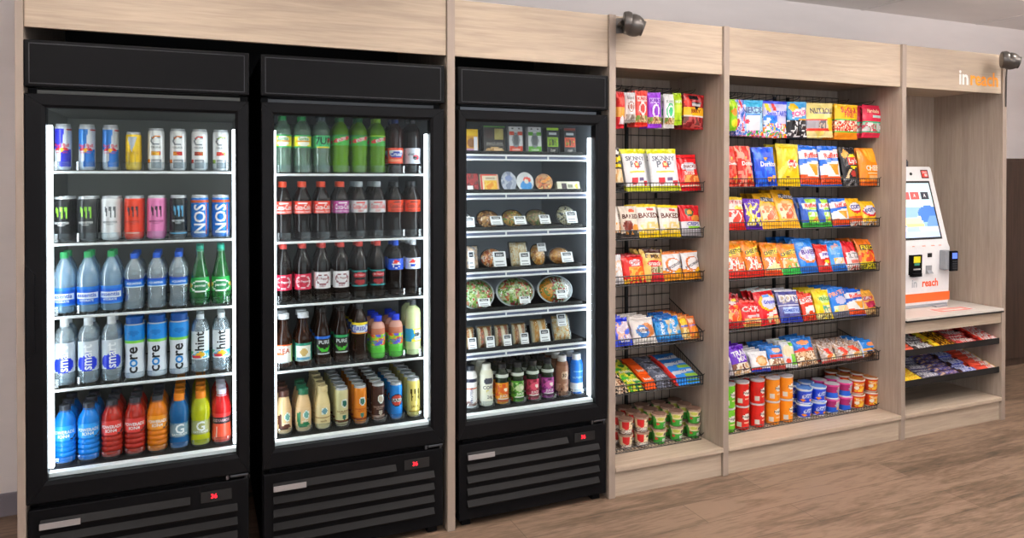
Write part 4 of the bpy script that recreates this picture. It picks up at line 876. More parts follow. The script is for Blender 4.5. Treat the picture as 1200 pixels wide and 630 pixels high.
# fifth shelf: salad bowls
G = ['#7fae3a', '#a8c85a', '#5a8a2c', '#c8d890', '#d8e4b8']
put(pack('salad_bowl', .165, .138, .04, G + ['#d8343a', '#e8a080'], lab=(.42, .03, .76, .28), seed=12, scale=45, tray='#c8d0d4'), fx(559), YF, zs[4], 22, 0, 'left salad bowl with strawberries, fifth shelf of right cooler', 'salad bowl')
put(pack('salad_bowl', .186, .136, .04, G + ['#b8484a', '#e8b088', '#e8803a'], lab=(.48, .03, .76, .26), seed=14, scale=45, tray='#c8d0d4'), fx(604.5), YF, zs[4], 22, 0, 'middle salad bowl with ham and carrot, fifth shelf of right cooler', 'salad bowl')
def sal3(u, v):
    q = noise.noise(Vector((u * 12, v * 12, 5)))
    if u < .3: return lin('#ee9a24' if q > -.15 else '#7a8a34')
    if u > .72: return lin('#e8e4de' if q > -.2 else '#c8b8a8')
    return lin(['#8aa85a', '#c8d8a0', '#b83a34', '#e8ece0', '#6a8a44'][int((q * .9 + .5) * 5) % 5])
put(pack('salad_bowl', .178, .132, .04, G, lab=(.40, .10, .70, .40), seed=16, scale=45, tray='#c8d0d4', bands=sal3), fx(651), YF, zs[4], 22, 0, 'right salad bowl with cheese and chicken, fifth shelf of right cooler', 'salad bowl')
# sixth shelf: sandwich wedges
SAND = [('#a8642c', '#c88a4a', '#7a4a24'), ('#8a4a20', '#c8602c', '#b88a4a'), ('#9a5a2a', '#c84a2c', '#e8c898')]
for k, (px, w) in enumerate(((549, .045), (567, .072), (587, .070), (607, .070))):
    put(pack('sandwich_pack', w, .100, .03, ['#e3c490'], 'rect', lab=(.42 if k else .1, .02, .97, .5), bands=bread(SAND[k % 3]), seed=20 + k, amp=.002, tray='#8a8f92'), fx(px), YF, zs[5], 14, 0,
        ['narrow edge of a sandwich pack by the door frame, sixth shelf', 'toasted sandwich wedge pack, first fully seen on sixth shelf', 'brown-filled sandwich wedge pack, second fully seen on sixth shelf', 'red-filled sandwich wedge pack, third fully seen on sixth shelf'][k], 'sandwich')
put(pack('sandwich_pack', .082, .112, .03, ['#efe2c2'], 'rect', lab=(.36, .02, .96, .50), bands=bread(('#e09a40', '#e8c080')), seed=25, amp=.002, tray='#8a8f92'), fx(631), YF, zs[5], 18, 0, 'tall pale sandwich pack with orange filling, sixth shelf right half', 'sandwich')
put(pack('sandwich_pack', .088, .120, .03, ['#f0e6cc', '#e8d0a0', '#e09a40'], 'rect', lab=(.2, .52, .72, .98), seed=26, amp=.002, tray='#8a8f92'), fx(657), YF, zs[5], 20, 0, 'pale sandwich pack labelled at its top, sixth shelf right end', 'sandwich')

# ------------------------------------------------------------------ wire grids, baskets, hooks
def gridwall(x0, x1, z0, z1, label):
    r = empty('wire_grid_panel', ((x0 + x1) / 2, .43, z0)); tag(r, label, 'wire panel', 'wire grid panels')
    hw = (x1 - x0) / 2; b = MB(); n = int(round((x1 - x0) / .052))
    for i in range(n + 1): x = -hw + i * 2 * hw / n; b.tube([(x, 0, 0), (x, 0, z1 - z0)], .0019, 4)
    m = int((z1 - z0) / .085)
    for j in range(m + 1):
        z = (z1 - z0) * j / m; b.tube([(-hw, -.004, z), (hw, -.004, z)], .0021, 4)
        if j % 3 == 1: b.tube([(-hw, -.004, z + .025), (hw, -.004, z + .025)], .0021, 4)
    b.build('wire_mesh', WIRE, r)
    for s in ((-.09, .03) if hw < .4 else (-.53, -.44, .1, .2)):
        b = MB(); b.box(s - .007, .003, 0, s + .007, .018, z1 - z0 - .01); b.build('upright', BLACKM, r)
gridwall(1.752, 2.35, .16, 1.955, 'black wire grid panel behind the narrow snack display')
gridwall(2.402, 3.585, .16, 1.955, 'black wire grid panel behind the wide chip display')
def basket(x0, x1, z, label, hf=.045, hb=.05, Yf=.128, deep=.29, sides=True):
    w = x1 - x0; r = empty('wire_basket', ((x0 + x1) / 2, Yf, z)); tag(r, label, 'wire basket', 'wire baskets on the grid panels')
    h = w / 2; b = MB(); n = int(w / .0165); rr = .0013; Y1 = deep
    for i in range(n + 1):
        x = -h + i * w / n; b.tube([(x, 0, hf), (x, 0, 0), (x, Y1, 0)], rr, 3)
    for y in (0, .07, .14, .21, Y1): b.tube([(-h, y, -.0015), (h, y, -.0015)], .0017, 4)
    b.build('wire_floor', WIRE, r)
    b = MB(); b.tube([(-h, 0, hf), (h, 0, hf)], .0028, 6); b.tube([(-h, 0, 0), (h, 0, 0)], .0028, 6); b.tube([(-h, 0, hf * .5), (h, 0, hf * .5)], .0014, 4); b.build('front_rail', WIRE, r)
    for s in (-h, h):
        b = MB(); b.tube([(s, 0, hf), (s, Y1, hb)], .0026, 6); b.tube([(s, 0, 0), (s, 0, hf)], .0026, 6)
        for k in range(1, 17):
            y = Y1 * k / 17; b.tube([(s, y, 0), (s, y, hf + (hb - hf) * k / 17)], .0013, 3)
        b.tube([(s, 0, hf), (s + (.0 if s < 0 else .006), -.006, hf + .008)], .002, 5)
        b.build('side_frame', WIRE, r)
    b = MB()
    for s in (-h * .7, h * .7): b.box(s - .003, Y1 - .01, -.04, s + .003, Y1 + .004, .03)
    b.build('bracket', WIRE, r)
BZ1 = {2: 1.402, 3: 1.172, 4: .951, 5: .647, 6: .426}
BZ2 = {2: 1.422, 3: 1.194, 4: .941, 5: .678, 6: .428}
for k, z in BZ1.items(): basket(1.755, 2.338, z, 'black wire basket, %s row of the narrow snack display' % ORD[k], hb=.17 if k >= 5 else .05)
for k, z in BZ2.items(): basket(2.404, 3.578, z, 'black wire basket, %s row of the wide chip display' % ORD[k], hb=.12 if k >= 5 else .05)
def low_rack(x0, x1, label):
    w = x1 - x0; r = empty('wire_floor_rack', ((x0 + x1) / 2, .138, .1405)); tag(r, label, 'wire rack', 'low wire racks'); h = w / 2
    b = MB(); n = int(w / .02)
    for i in range(n + 1): x = -h + i * w / n; b.tube([(x, 0, .022), (x, 0, .002), (x, .27, .002)], .0013, 3)
    for y, z in ((0, .002), (0, .022), (.27, .002), (.14, .002)): b.tube([(-h, y, z), (h, y, z)], .0022, 5)
    b.tube([(h, 0, .022), (h + .008, -.008, .036)], .002, 5)
    b.tube([(h, 0, .022), (h, .27, .10)], .0022, 5); b.build('wire_tray', WIRE, r)
low_rack(1.755, 2.338, 'low wire rack under the stacked snack cups, narrow display'); low_rack(2.404, 3.578, 'low wire rack under the chip tubes, wide display')

# ------------------------------------------------------------------ bags
def bag(name, w, h, d, prims, base, back='#c9ccd0', hang=False, crimp=.07, nu=22, nv=26, mat=None, seed=0.0, side=None):
    """pillow bag standing on its bottom seam, print on the front (-y) half"""
    b = MB(); cf = colour(prims, base); bk = lin(side or base); sl = lin(back)
    def thick(u, v):
        a = max(0, 1 - abs(2 * u - 1) ** 2.6); vv = (v - crimp * .7) / (1 - 1.6 * crimp)
        c = 0 if vv <= 0 or vv >= 1 else (1 - abs(2 * vv - 1) ** 2.8)
        return (a * c) ** .62
    def P(u, v, s):
        t = thick(u, v); q = noise.noise(Vector((u * 4 + seed, v * 5, seed * 1.7))); fold = noise.noise(Vector((u * 9 + seed, v * 2.2 + 4, seed)))
        pin = 1 - .075 * (1 - abs(2 * v - 1) ** 3) * (1 + .5 * noise.noise(Vector((v * 6, seed, 3 + s))))
        x = (u - .5) * w * pin; z = v * h
        if v <= 0 or v >= 1: z += (.0022 if int(round(u * nu)) % 2 else 0)
        y = s * (d / 2) * t * (1.08 + .38 * q) + fold * (.0045 + .006 * abs(2 * v - 1) ** 2) * min(1, 6 * t) + (.0004 * s)
        y += .004 * math.sin(u * 26 + seed) * (1 if v > 1 - crimp else (1 - min(1, (1 - v - crimp) / .12) if v > 1 - crimp - .12 else 0)) * .35
        return (x, y, z)
    for s in (-1, 1):
        n0 = len(b.v)
        for j in range(nv + 1):
            for i in range(nu + 1): b.v.append(P(i / nu, j / nv, s))
        for j in range(nv):
            for i in range(nu):
                a = n0 + j * (nu + 1) + i; q = (a, a + 1, a + nu + 2, a + nu + 1)
                b.face(q if s < 0 else q[::-1], cf((i + .5) / nu, (j + .5) / nv) if s < 0 else (bk if (j + .5) / nv > crimp else sl))
    for i in list(range(nu)):                       # seams top and bottom
        for j in (0, nv):
            a = j * (nu + 1) + i; c = (nu + 1) * (nv + 1) + a; b.face((a, c, c + 1, a + 1), bk)
    for j in range(nv):
        for i in (0, nu):
            a = j * (nu + 1) + i; c = (nu + 1) * (nv + 1) + a; b.face((a, a + nu + 1, c + nu + 1, c), bk)
    for p in prims:
        if p[0] == 'T':
            _, t, cu, cv, sz, c, rot = p
            def fn(s, t_): 
                x, y, z = P(max(0, min(1, s / w + .5)), max(0, min(1, t_ / h)), -1); return (s, y - .0009, t_)
            b.text(t, fn, sz * w, c, cx=(cu - .5) * w, cy=cv * h, rot=rot, step=.012, bold=.03, maxw=min(w * .86, 2 * min(cu, 1 - cu) * w * .93) if rot < 1 else h * .6)
    return b.build(name, mat or FOIL, None, True, 60)
NB = [0]
def bags(row, Yb, z, specs, where, lean=14, gap=.030, group=None, hangz=None):
    """specs: (name, description, px0, px1, py_top, prims, base, depth_n, options)"""
    for sp in specs:
        name, desc, p0, p1, pt, prims, base, n = sp[:8]; o = sp[8] if len(sp) > 8 else {}
        d = o.get('d', .034); le = o.get('lean', lean); yaw = o.get('yaw', random.uniform(-7, 7))
        x0, x1 = ax(p0, Yb + .02), ax(p1, Yb + .02); w = (x1 - x0) * o.get('k', .985)
        if hangz is None:
            htop = az((p0 + p1) / 2, pt, Yb + math.sin(math.radians(le)) * .12) - z; h = htop / math.cos(math.radians(le))
            zz = z + .003
        else:
            zt = az((p0 + p1) / 2, pt, Yb); zb = az((p0 + p1) / 2, o['pb'], Yb); h = zt - zb; zz = zb
        NB[0] += 1
        m = bag(name, w, h, d, prims, base, seed=NB[0] * 1.37, side=o.get('side'), nu=o.get('nu', 22), nv=o.get('nv', 26)); m['_'] = 0; del m['_']
        for k in range(n):
            q = m if k == 0 else m.copy()
            if k: COL.objects.link(q)
            q.location = ((x0 + x1) / 2 + (random.uniform(-.006, .006) if k else 0), Yb + d / 2 + k * (d * 1.14 / math.cos(math.radians(le)) + o.get('g', 0)), zz + (0 if hangz is None else 0))
            q.rotation_euler = (-math.radians(le + (k * 1.0 if hangz is None else 0)), math.radians(random.uniform(-2.2, 2.2)), math.radians(yaw + (random.uniform(-4, 4) if k else 0)))
            tag(q, '%s, %s, %s' % (desc, ['frontmost', 'second back', 'third back', 'fourth back', 'fifth back', 'sixth back'][k], where), o.get('cat', 'snack bag'), group)

# ---- narrow display ----
def ring(c, cc='#ffffff', u=.5, v=.52, r=.26, a=1.0): return [E_(u, v, r, r * .72 * a, c), E_(u, v, r * .76, r * .55 * a, cc), E_(u, v, r * .5, r * .36 * a, c)]
NUTS = ['#c8a070', '#8a5a34', '#e0c498', '#a87a4a', '#6a8a3a']
wh, g_ = 'pegs of narrow display', 'snack bags hanging on the narrow display pegs'
bags('peg', .135, 0, [
 ('snack_pouch', 'red and orange pouch', 720, 731, 107, [R_(0, .3, 1, .58, '#f0a848'), E_(.6, .2, .3, .14, '#e8e4ea'), R_(0, 0, 1, .12, '#c8202e'), E_(.5, .75, .4, .12, '#e04a3a')], '#cf2a2a', 3, dict(pb=150)),
 ('snack_pouch', 'white pouch with brown emblem', 731, 744, 108, ring('#b0766a', '#f2f2f2') + [R_(0, 0, 1, .08, '#9a948e'), N_(.1, .08, .9, .28, ['#f2f2f2', '#c8c0b8', '#8a7a70'], 5), T_('kind', .5, .82, .25, '#a8a4a4')], '#f2f2f4', 3, dict(pb=143)),
 ('snack_pouch', 'red pouch with white circle', 743, 758, 105.5, ring('#e0443c', '#fbeeea', v=.50, r=.36) + [R_(.1, .68, .9, .84, '#f8d8d2'), N_(.0, .12, 1, .30, NUTS, 6), R_(0, 0, 1, .12, '#d8281c'), T_('KARS', .5, .77, .22, '#d8382e')], '#ec5046', 3, dict(pb=148)),
 ('snack_pouch', 'purple trail mix pouch', 758, 775, 108, ring('#8a2fc0', '#f2e6f8', v=.48, r=.36) + [N_(0, .13, 1, .30, NUTS, 6), R_(0, 0, 1, .13, '#8a30c8'), R_(.15, .7, .85, .84, '#d0a8f0'), T_('KARS', .5, .77, .22, '#7a20b8')], '#a348e0', 3, dict(pb=149.5)),
 ('snack_pouch', 'white and green pouch', 776, 789.5, 110, ring('#3cb878', '#f2f6f2', v=.48, r=.36) + [N_(.05, .1, .95, .30, NUTS, 6), R_(0, 0, 1, .1, '#d8d6d4'), T_('KARS', .5, .78, .22, '#a8b8b0')], '#f2f4f2', 3, dict(pb=150)),
 ('snack_pouch', 'lime green pouch', 788, 798, 108.5, [R_(0, .4, 1, .6, '#c8e040'), T_('NUT', .5, .72, .26, '#f2f8d8'), R_(.1, .1, .9, .16, '#8aa820')], '#b2d820', 2, dict(pb=146)),
 ('jerky_pouch', 'maroon jerky pouch with yellow band', 798, 824, 110, [R_(.0, .38, 1, .60, '#f2b41c'), R_(.25, .86, .70, .98, '#1c1a1c'), P_([(.3, .78), (.8, .78), (.55, .52)], '#1c1a1c'), R_(.32, .66, .74, .74, '#b8b4b4'), R_(0, .36, 1, .39, '#e8e0d8'), N_(0, .02, 1, .34, ['#9a2a2a', '#7a1c20', '#b84a48', '#6a3834'], 5), E_(.14, .75, .12, .12, '#e83a2e'), T_('JERKY', .5, .5, .17, '#8a1a14')], '#a82226', 3, dict(pb=151)),
], wh, lean=0, group=g_, hangz=1)
POP = [R_(0, .88, 1, 1, '#d4d61e'), R_(0, 0, 1, .13, '#c8d01e'), T_('SKINNY', .5, .76, .16, '#6a7080'), T_('P   P', .5, .62, .20, '#6a7080'), E_(.52, .60, .13, .085, '#e0402e'), E_(.52, .61, .07, .045, '#f6e6a0'), R_(.2, .42, .8, .46, '#d8cc3a'), E_(.34, .24, .13, .085, '#d8323e'), E_(.64, .27, .09, .05, '#6a5a80'), E_(.82, .18, .09, .06, '#d8424e')]
wh, g_ = 'second row, narrow display', 'bags in the second narrow basket'
bags('2', .15, BZ1[2], [
 ('cookie_bag', 'black and yellow cookie bag', 720, 731.5, 174, [P_([(0, .62), (1, .72), (1, .82), (0, .72)], '#f2d41c'), R_(0, .55, 1, .6, '#f2d41c'), N_(0, .2, 1, .5, ['#e8c898', '#d8a86a', '#f0dcb8'], 4), E_(.6, .9, .3, .05, '#e8e4e0')], '#201c1e', 2),
 ('popcorn_bag', 'left white popcorn bag with lime top', 732.5, 763, 175, POP, '#eef0f4', 3, dict(g=.006)),
 ('popcorn_bag', 'right white popcorn bag with lime top', 763.5, 797, 175, POP, '#eef0f4', 3, dict(g=.006)),
 ('pretzel_bag', 'red resealable pretzel bag', 795, 822, 182, [R_(0, .9, 1, .93, '#8a1018'), E_(.55, .66, .38, .12, '#c8cad4'), E_(.55, .66, .30, .08, '#e8eaf0'), T_('SNACKS', .55, .66, .11, '#8a2a34'), T_('BITES', .5, .48, .14, '#f2d8d0'), N_(.25, .22, .95, .42, ['#e8803a', '#f0a85a', '#c85a24'], 5), R_(.1, .1, .9, .16, '#f0d8c0')], '#d81c22', 3),
], wh, group=g_)
BK = lambda w_: [R_(0, .93, 1, 1, '#f2d81c'), E_(.66, .84, .16, .05, '#e85a5a'), T_(w_, .5, .66, .20, '#6a3a2e'), N_(.1, .22, .95, .46, ['#f2e8d4', '#f0d890', '#f2ecdf'], 3), R_(0, 0, 1, .18, '#f0cc1c'), E_(.5, .2, .4, .07, '#f0cf6a')]
wh, g_ = 'third row, narrow display', 'bags in the third narrow basket'
bags('3', .15, BZ1[3], [
 ('snack_bag', 'sliver of white and orange bag', 718, 727.5, 244, [N_(0, .2, 1, .5, ['#f0a040', '#f2e0c8'], 4), R_(0, 0, 1, .18, '#3a3634')], '#efe8e0', 1, dict(nu=10)),
 ('baked_chip_bag', 'cream chip bag with brown picture', 728, 749, 243, [E_(.66, .86, .18, .06, '#e8684a'), T_('BAKED', .55, .68, .22, '#5a2e24'), E_(.38, .38, .28, .17, '#7a3428'), E_(.82, .32, .2, .12, '#f09a3a'), R_(0, 0, 1, .17, '#4a4442'), N_(.2, .1, .9, .24, ['#4a4a44', '#e89a4a', '#3a3a3a'], 4)], '#ece0cf', 3),
 ('baked_chip_bag', 'left yellow-topped cream chip bag', 747.5, 774, 240.5, BK('BAKED'), '#f2ece4', 3),
 ('baked_chip_bag', 'right yellow-topped cream chip bag', 773, 799, 241.5, BK('BAKED'), '#f2ece4', 3),
 ('chip_bag', 'red and white tortilla chip bag', 798, 822, 241.5, [R_(0, 0, 1, .46, '#dcdde4'), E_(.42, .76, .2, .14, '#3a5a3a'), E_(.42, .76, .12, .08, '#e8a03a'), E_(.7, .56, .26, .09, '#d88a3a'), T_('CRISPS', .55, .38, .14, '#5a5aa0'), R_(.3, .24, .9, .32, '#8ac83a'), R_(0, 0, 1, .2, '#a8a6ac')], '#cf2028', 3),
], wh, group=g_)
PC = [E_(.5, .56, .38, .26, '#e07a3c'), E_(.54, .56, .31, .21, '#f4f0f0'), P_([(.38, .2), (1, .2), (1, .44), (.7, .38)], '#f5b41c'), P_([(0, .2), (.62, .2), (.2, .36), (0, .38)], '#ee8a20'), T_('POPCORNERS', .52, .53, .12, '#5a5a62', .35), R_(0, 0, 1, .2, '#e8961e'), R_(0, .97, 1, 1, '#e8803a')]
wh, g_ = 'fourth row, narrow display', 'bags in the fourth narrow basket'
bags('4', .15, BZ1[4], [
 ('snack_bag', 'sliver of white and orange bag', 717, 731, 300, [N_(0, .2, 1, .8, ['#f0f0f4', '#f0c8a8', '#f2f0f0'], 4), R_(0, 0, 1, .14, '#c8c8cc')], '#eff0f4', 1, dict(nu=12)),
 ('chip_bag', 'red chip bag with orange chips', 730, 758, 300, [R_(0, .94, 1, 1, '#a81820'), E_(.55, .72, .28, .11, '#e8ecf2'), N_(.25, .2, .9, .56, ['#f0882a', '#f6b048', '#e06a1c'], 5), T_('CHIPS', .55, .72, .14, '#c83a2e'), N_(0, 0, 1, .17, ['#e82a24', '#f2c43a', '#d82030'], 6)], '#e22a24', 3, dict(side='#a01820')),
 ('snack_mix_bag', 'gold and brown snack mix bag', 752, 778, 293.5, [P_([(.15, 1), (.95, 1), (1, .72), (.2, .72)], '#4a2418'), E_(.62, .78, .38, .09, '#c8a050'), R_(.25, .84, .9, .90, '#e8d8a8'), T_('MIX', .62, .78, .16, '#3a1c10'), E_(.58, .56, .34, .10, '#d8222a'), N_(.38, .22, 1, .46, ['#b8a878', '#8a6a4a', '#c8bfa0', '#6a7a4a'], 6), R_(.4, 0, 1, .26, '#cf2630'), T_('snack', .58, .56, .18, '#f2e0d8')], '#e3bd5c', 3),
 ('popped_corn_bag', 'left white bag with orange swirl', 777, 801, 297.5, PC, '#f2f0f2', 3, dict(side='#c0c6d4')),
 ('popped_corn_bag', 'right white bag with orange swirl', 801, 822.5, 295.5, PC, '#f2f0f2', 3, dict(side='#c0c6d4')),
], wh, group=g_)
wh, g_ = 'fifth row, narrow display', 'bags in the fifth narrow basket'
bags('5', .15, BZ1[5], [
 ('pastry_bag', 'royal blue iced pastry bag', 718, 743, 374, [N_(.25, .25, 1, .86, ['#d8c8d8', '#e8e4f0', '#d8a898', '#4a6ae0'], 5), R_(0, 0, 1, .2, '#1f3fd0'), T_('bites', .6, .2, .2, '#e8ecf8')], '#1f35c8', 4, dict(lean=26)),
 ('cookie_bag', 'white cookie bag with round picture', 742, 771, 373.5, [E_(.64, .5, .34, .26, '#d88a4a'), E_(.72, .5, .2, .2, '#b86a34'), E_(.42, .46, .28, .24, '#3a7ac0'), E_(.42, .5, .16, .13, '#e8ecf2'), R_(.0, .93, 1, .96, '#c8c0b8'), R_(.0, 0, 1, .16, '#dcd8d4'), T_('nutter', .45, .5, .13, '#6a3a24')], '#efe9e4', 4, dict(lean=26, side='#c8b8a8')),
 ('wafer_bag', 'left light blue wafer bag', 770, 785, 376, [R_(0, .92, 1, 1, '#1a58a8'), N_(.1, .2, .9, .85, ['#2a90d8', '#58b0e8', '#2a80c8'], 5), T_('oreo', .5, .6, .24, '#e8f0f8', UP), R_(0, 0, 1, .16, '#1c6cb8')], '#2a8ad0', 4, dict(lean=26)),
 ('wafer_bag', 'right light blue wafer bag', 782, 801, 371.5, [R_(0, .93, 1, 1, '#1a58a8'), N_(.1, .2, .9, .85, ['#2a90d8', '#58b0e8', '#c8b898'], 5), T_('oreo', .5, .6, .24, '#e8f0f8', UP), R_(0, 0, 1, .16, '#1c6cb8')], '#2a8ad0', 4, dict(lean=26)),
 ('cracker_pack', 'left slim orange and yellow cracker pack', 799, 810, 371.5, [E_(.5, .72, .4, .16, '#f2c81c'), R_(.1, .50, .9, .58, '#4a58b0'), N_(.0, .05, 1, .45, ['#e8c068', '#f0d898', '#c89a3a'], 5)], '#d8904a', 6, dict(lean=28, cat='cracker pack', nu=10, side='#b0643a')),
 ('cracker_pack', 'right slim orange cracker pack', 809, 820.5, 371, [N_(.1, .66, .9, .9, ['#e0603a', '#e8a060', '#f0c8a8'], 5), R_(.1, .52, .9, .59, '#4a58b0'), E_(.5, .36, .38, .13, '#f08c1c'), N_(.0, 0, 1, .2, ['#e8803a', '#e8a03a'], 5)], '#d87038', 6, dict(lean=28, cat='cracker pack', nu=10, side='#b0503a')),
], wh, group=g_)
# sixth row: flat packs lying on each other
def flatpack(name, w, l, h, prims, base):
    b = MB(); cf = colour(prims, base); nu, nv = 20, 14; n0 = 0
    for s in (1, -1):
        n0 = len(b.v)
        for j in range(nv + 1):
            for i in range(nu + 1):
                u, v = i / nu, j / nv; t = (max(0, 1 - abs(2 * u - 1) ** 5) * max(0, 1 - abs(2 * v - 1) ** 3)) ** .5
                b.v.append(((u - .5) * w, (v - .5) * l, h / 2 + s * h / 2 * t * (1 + .08 * noise.noise(Vector((u * 7, v * 7, w * 40))))))
        for j in range(nv):
            for i in range(nu):
                a = n0 + j * (nu + 1) + i; q = (a, a + 1, a + nu + 2, a + nu + 1); b.face(q if s > 0 else q[::-1], cf((i + .5) / nu, (j + .5) / nv))
    for p in prims:
        if p[0] == 'T': b.text(p[1], lambda s, t: (s, t, h + .0008), p[4] * w, p[5], cx=(p[2] - .5) * w, cy=(p[3] - .5) * l, rot=p[6], step=.02, maxw=w * .7)
    return Proto(b.build(name, WRAP, None, True, 60))
lanes6 = [(719, 734, .075, [E_(.5, .3, .4, .3, '#b89a7a'), N_(0, 0, 1, .4, ['#1c1a1c', '#d8c0a8', '#8a5a3a'], 5)], '#1f1c20', 'black and tan snack bar pack', 3),
          (734, 753, .085, [N_(0, 0, 1, 1, ['#3fa83a', '#b8cc2a', '#e8dc4a', '#2a7a34'], 3), T_('fruit', .5, .3, .3, '#f2f4d8')], '#4aa83a', 'green and yellow snack bar pack', 5),
          (755, 768, .060, [T_('bar', .5, .25, .4, '#f6efe8')], '#ee5a18', 'orange snack bar pack', 5),
          (768, 787, .080, [N_(0, 0, 1, 1, ['#5a5e6e', '#7a7f90', '#4a4c58'], 3), T_('oat', .5, .35, .3, '#c8ccd8')], '#666a7c', 'grey snack bar pack', 5),
          (789, 819, .115, [P_([(0, .2), (1, .5), (1, .75), (0, .5)], '#d8e0ea'), R_(0, 0, .08, 1, '#d83a34'), R_(.5, .05, 1, .25, '#8ab83a'), T_('crispy', .5, .62, .2, '#1f5ab0')], '#2f8ae0', 'light blue crisp treat pack', 5)]
for p0, p1, w, pr, bs_, desc, n in lanes6:
    x = (ax(p0, .16) + ax(p1, .16)) / 2; w = (ax(p1, .16) - ax(p0, .16)) * .97; P = flatpack('snack_bar_pack', w, .11, .014, pr, bs_)
    i = 0
    for rowy, nst in ((.195, 3), (.262, 3), (.33, 2)):
        for k in range(nst):
            P.place((x + random.uniform(-.003, .003), rowy + k * .006, BZ1[6] + .012 + k * .0145 + (rowy - .195) * .38), (.27 + random.uniform(-.03, .03), 0, random.uniform(-.05, .05)),
                    '%s, %s in %s stack, sixth row, narrow display' % (desc, ['bottom', 'middle', 'top'][k] if nst == 3 else ['bottom', 'top'][k], {.195: 'front', .262: 'middle', .33: 'back'}[rowy]), 'snack bar', 'snack bar packs in the sixth narrow basket')
# ---- cups and tubes
def cup(name, r0, r1, h, prims, base, rim='#f2f2f2', lid='#e8e6e2', foot=None):
    root = empty(name); b = MB(); cf = colour(prims, base); rm = lin(rim); ft = lin(foot or base)
    prof = [(r0 * .95, 0), (r0, .003)] + [(r0 + (r1 - r0) * k / 18, .003 + (h - .012) * k / 18) for k in range(1, 19)] + [(r1 * 1.05, h - .007), (r1 * 1.05, h)]
    b.lathe(prof, lambda u, z: rm if z > h - .010 else (ft if z < .008 and foot else cf(max(0, min(1, (u - .5) / .42 + .5)), z / h)), 36)
    for p in prims:
        if p[0] == 'T':
            W_ = 2 * PI * r0 * .42; b.text(p[1], on_cyl(interp(prof)), p[4] * W_, p[5], cx=(p[2] - .5) * W_, cy=p[3] * h, rot=p[6])
    b.build('body', PRINT, root, True)
    b = MB(); b.lathe([(r1 * .9, h + .0003), (r1 * .98, h + .0012)], seg=24, col=lin(lid)); b.box(-r1 * .2, -r1 * 1.12, h + .0002, r1 * .2, -r1 * .9, h + .0012, lin(lid)); b.build('lid', PAPER, root, True)
    return Proto(root)
RC = cup('snack_cup', .029, .036, .072, [P_([(.1, .9), (.5, .95), (.62, .5), (.35, .3), (.1, .5)], '#d8282a'), N_(.5, .4, 1, .9, ['#f0dcb8', '#e8c890', '#f4ead0'], 4), E_(.72, .72, .1, .09, '#3a3030'), N_(0, 0, 1, .32, ['#3a2420', '#e8e0d4', '#5a3428', '#c8c0b8'], 6), T_('MUNCH', .6, .2, .13, '#f2ece4')], '#e8d2a8', '#b89a88', '#8a6a5a')
GC = cup('snack_cup', .029, .036, .072, [R_(0, 0, 1, .44, '#3fa83c'), P_([(.1, .5), (.9, .5), (.95, .9), (.05, .9)], '#ead8ac'), E_(.36, .7, .2, .12, '#c8cc5a'), E_(.72, .66, .12, .1, '#4a4440'), E_(.18, .36, .1, .09, '#d84a3a'), R_(.55, .14, .85, .36, '#dfe8e0'), T_('garden', .66, .25, .1, '#2a6a34')], '#52b048', '#b89a88', '#8a6a5a')
for c, px in enumerate((732.5, 751, 772, 792, 812)):
    P = RC if c < 2 else GC; nm = 'red and cream snack cup' if c < 2 else 'green and cream snack cup'
    for d in range(3):
        for lv in range(2):
            P.place((ax(px, .19) + random.uniform(-.002, .002), .185 + d * .078, .1445 + lv * .0735), (0, 0, random.uniform(-.25, .1)),
                    '%s, %s column from left, %s, %s of stack' % (nm, ORD[c + 1], ['frontmost', 'second back', 'third back'][d], ['bottom', 'top'][lv]), 'snack cup', 'stacked snack cups on the narrow display base')

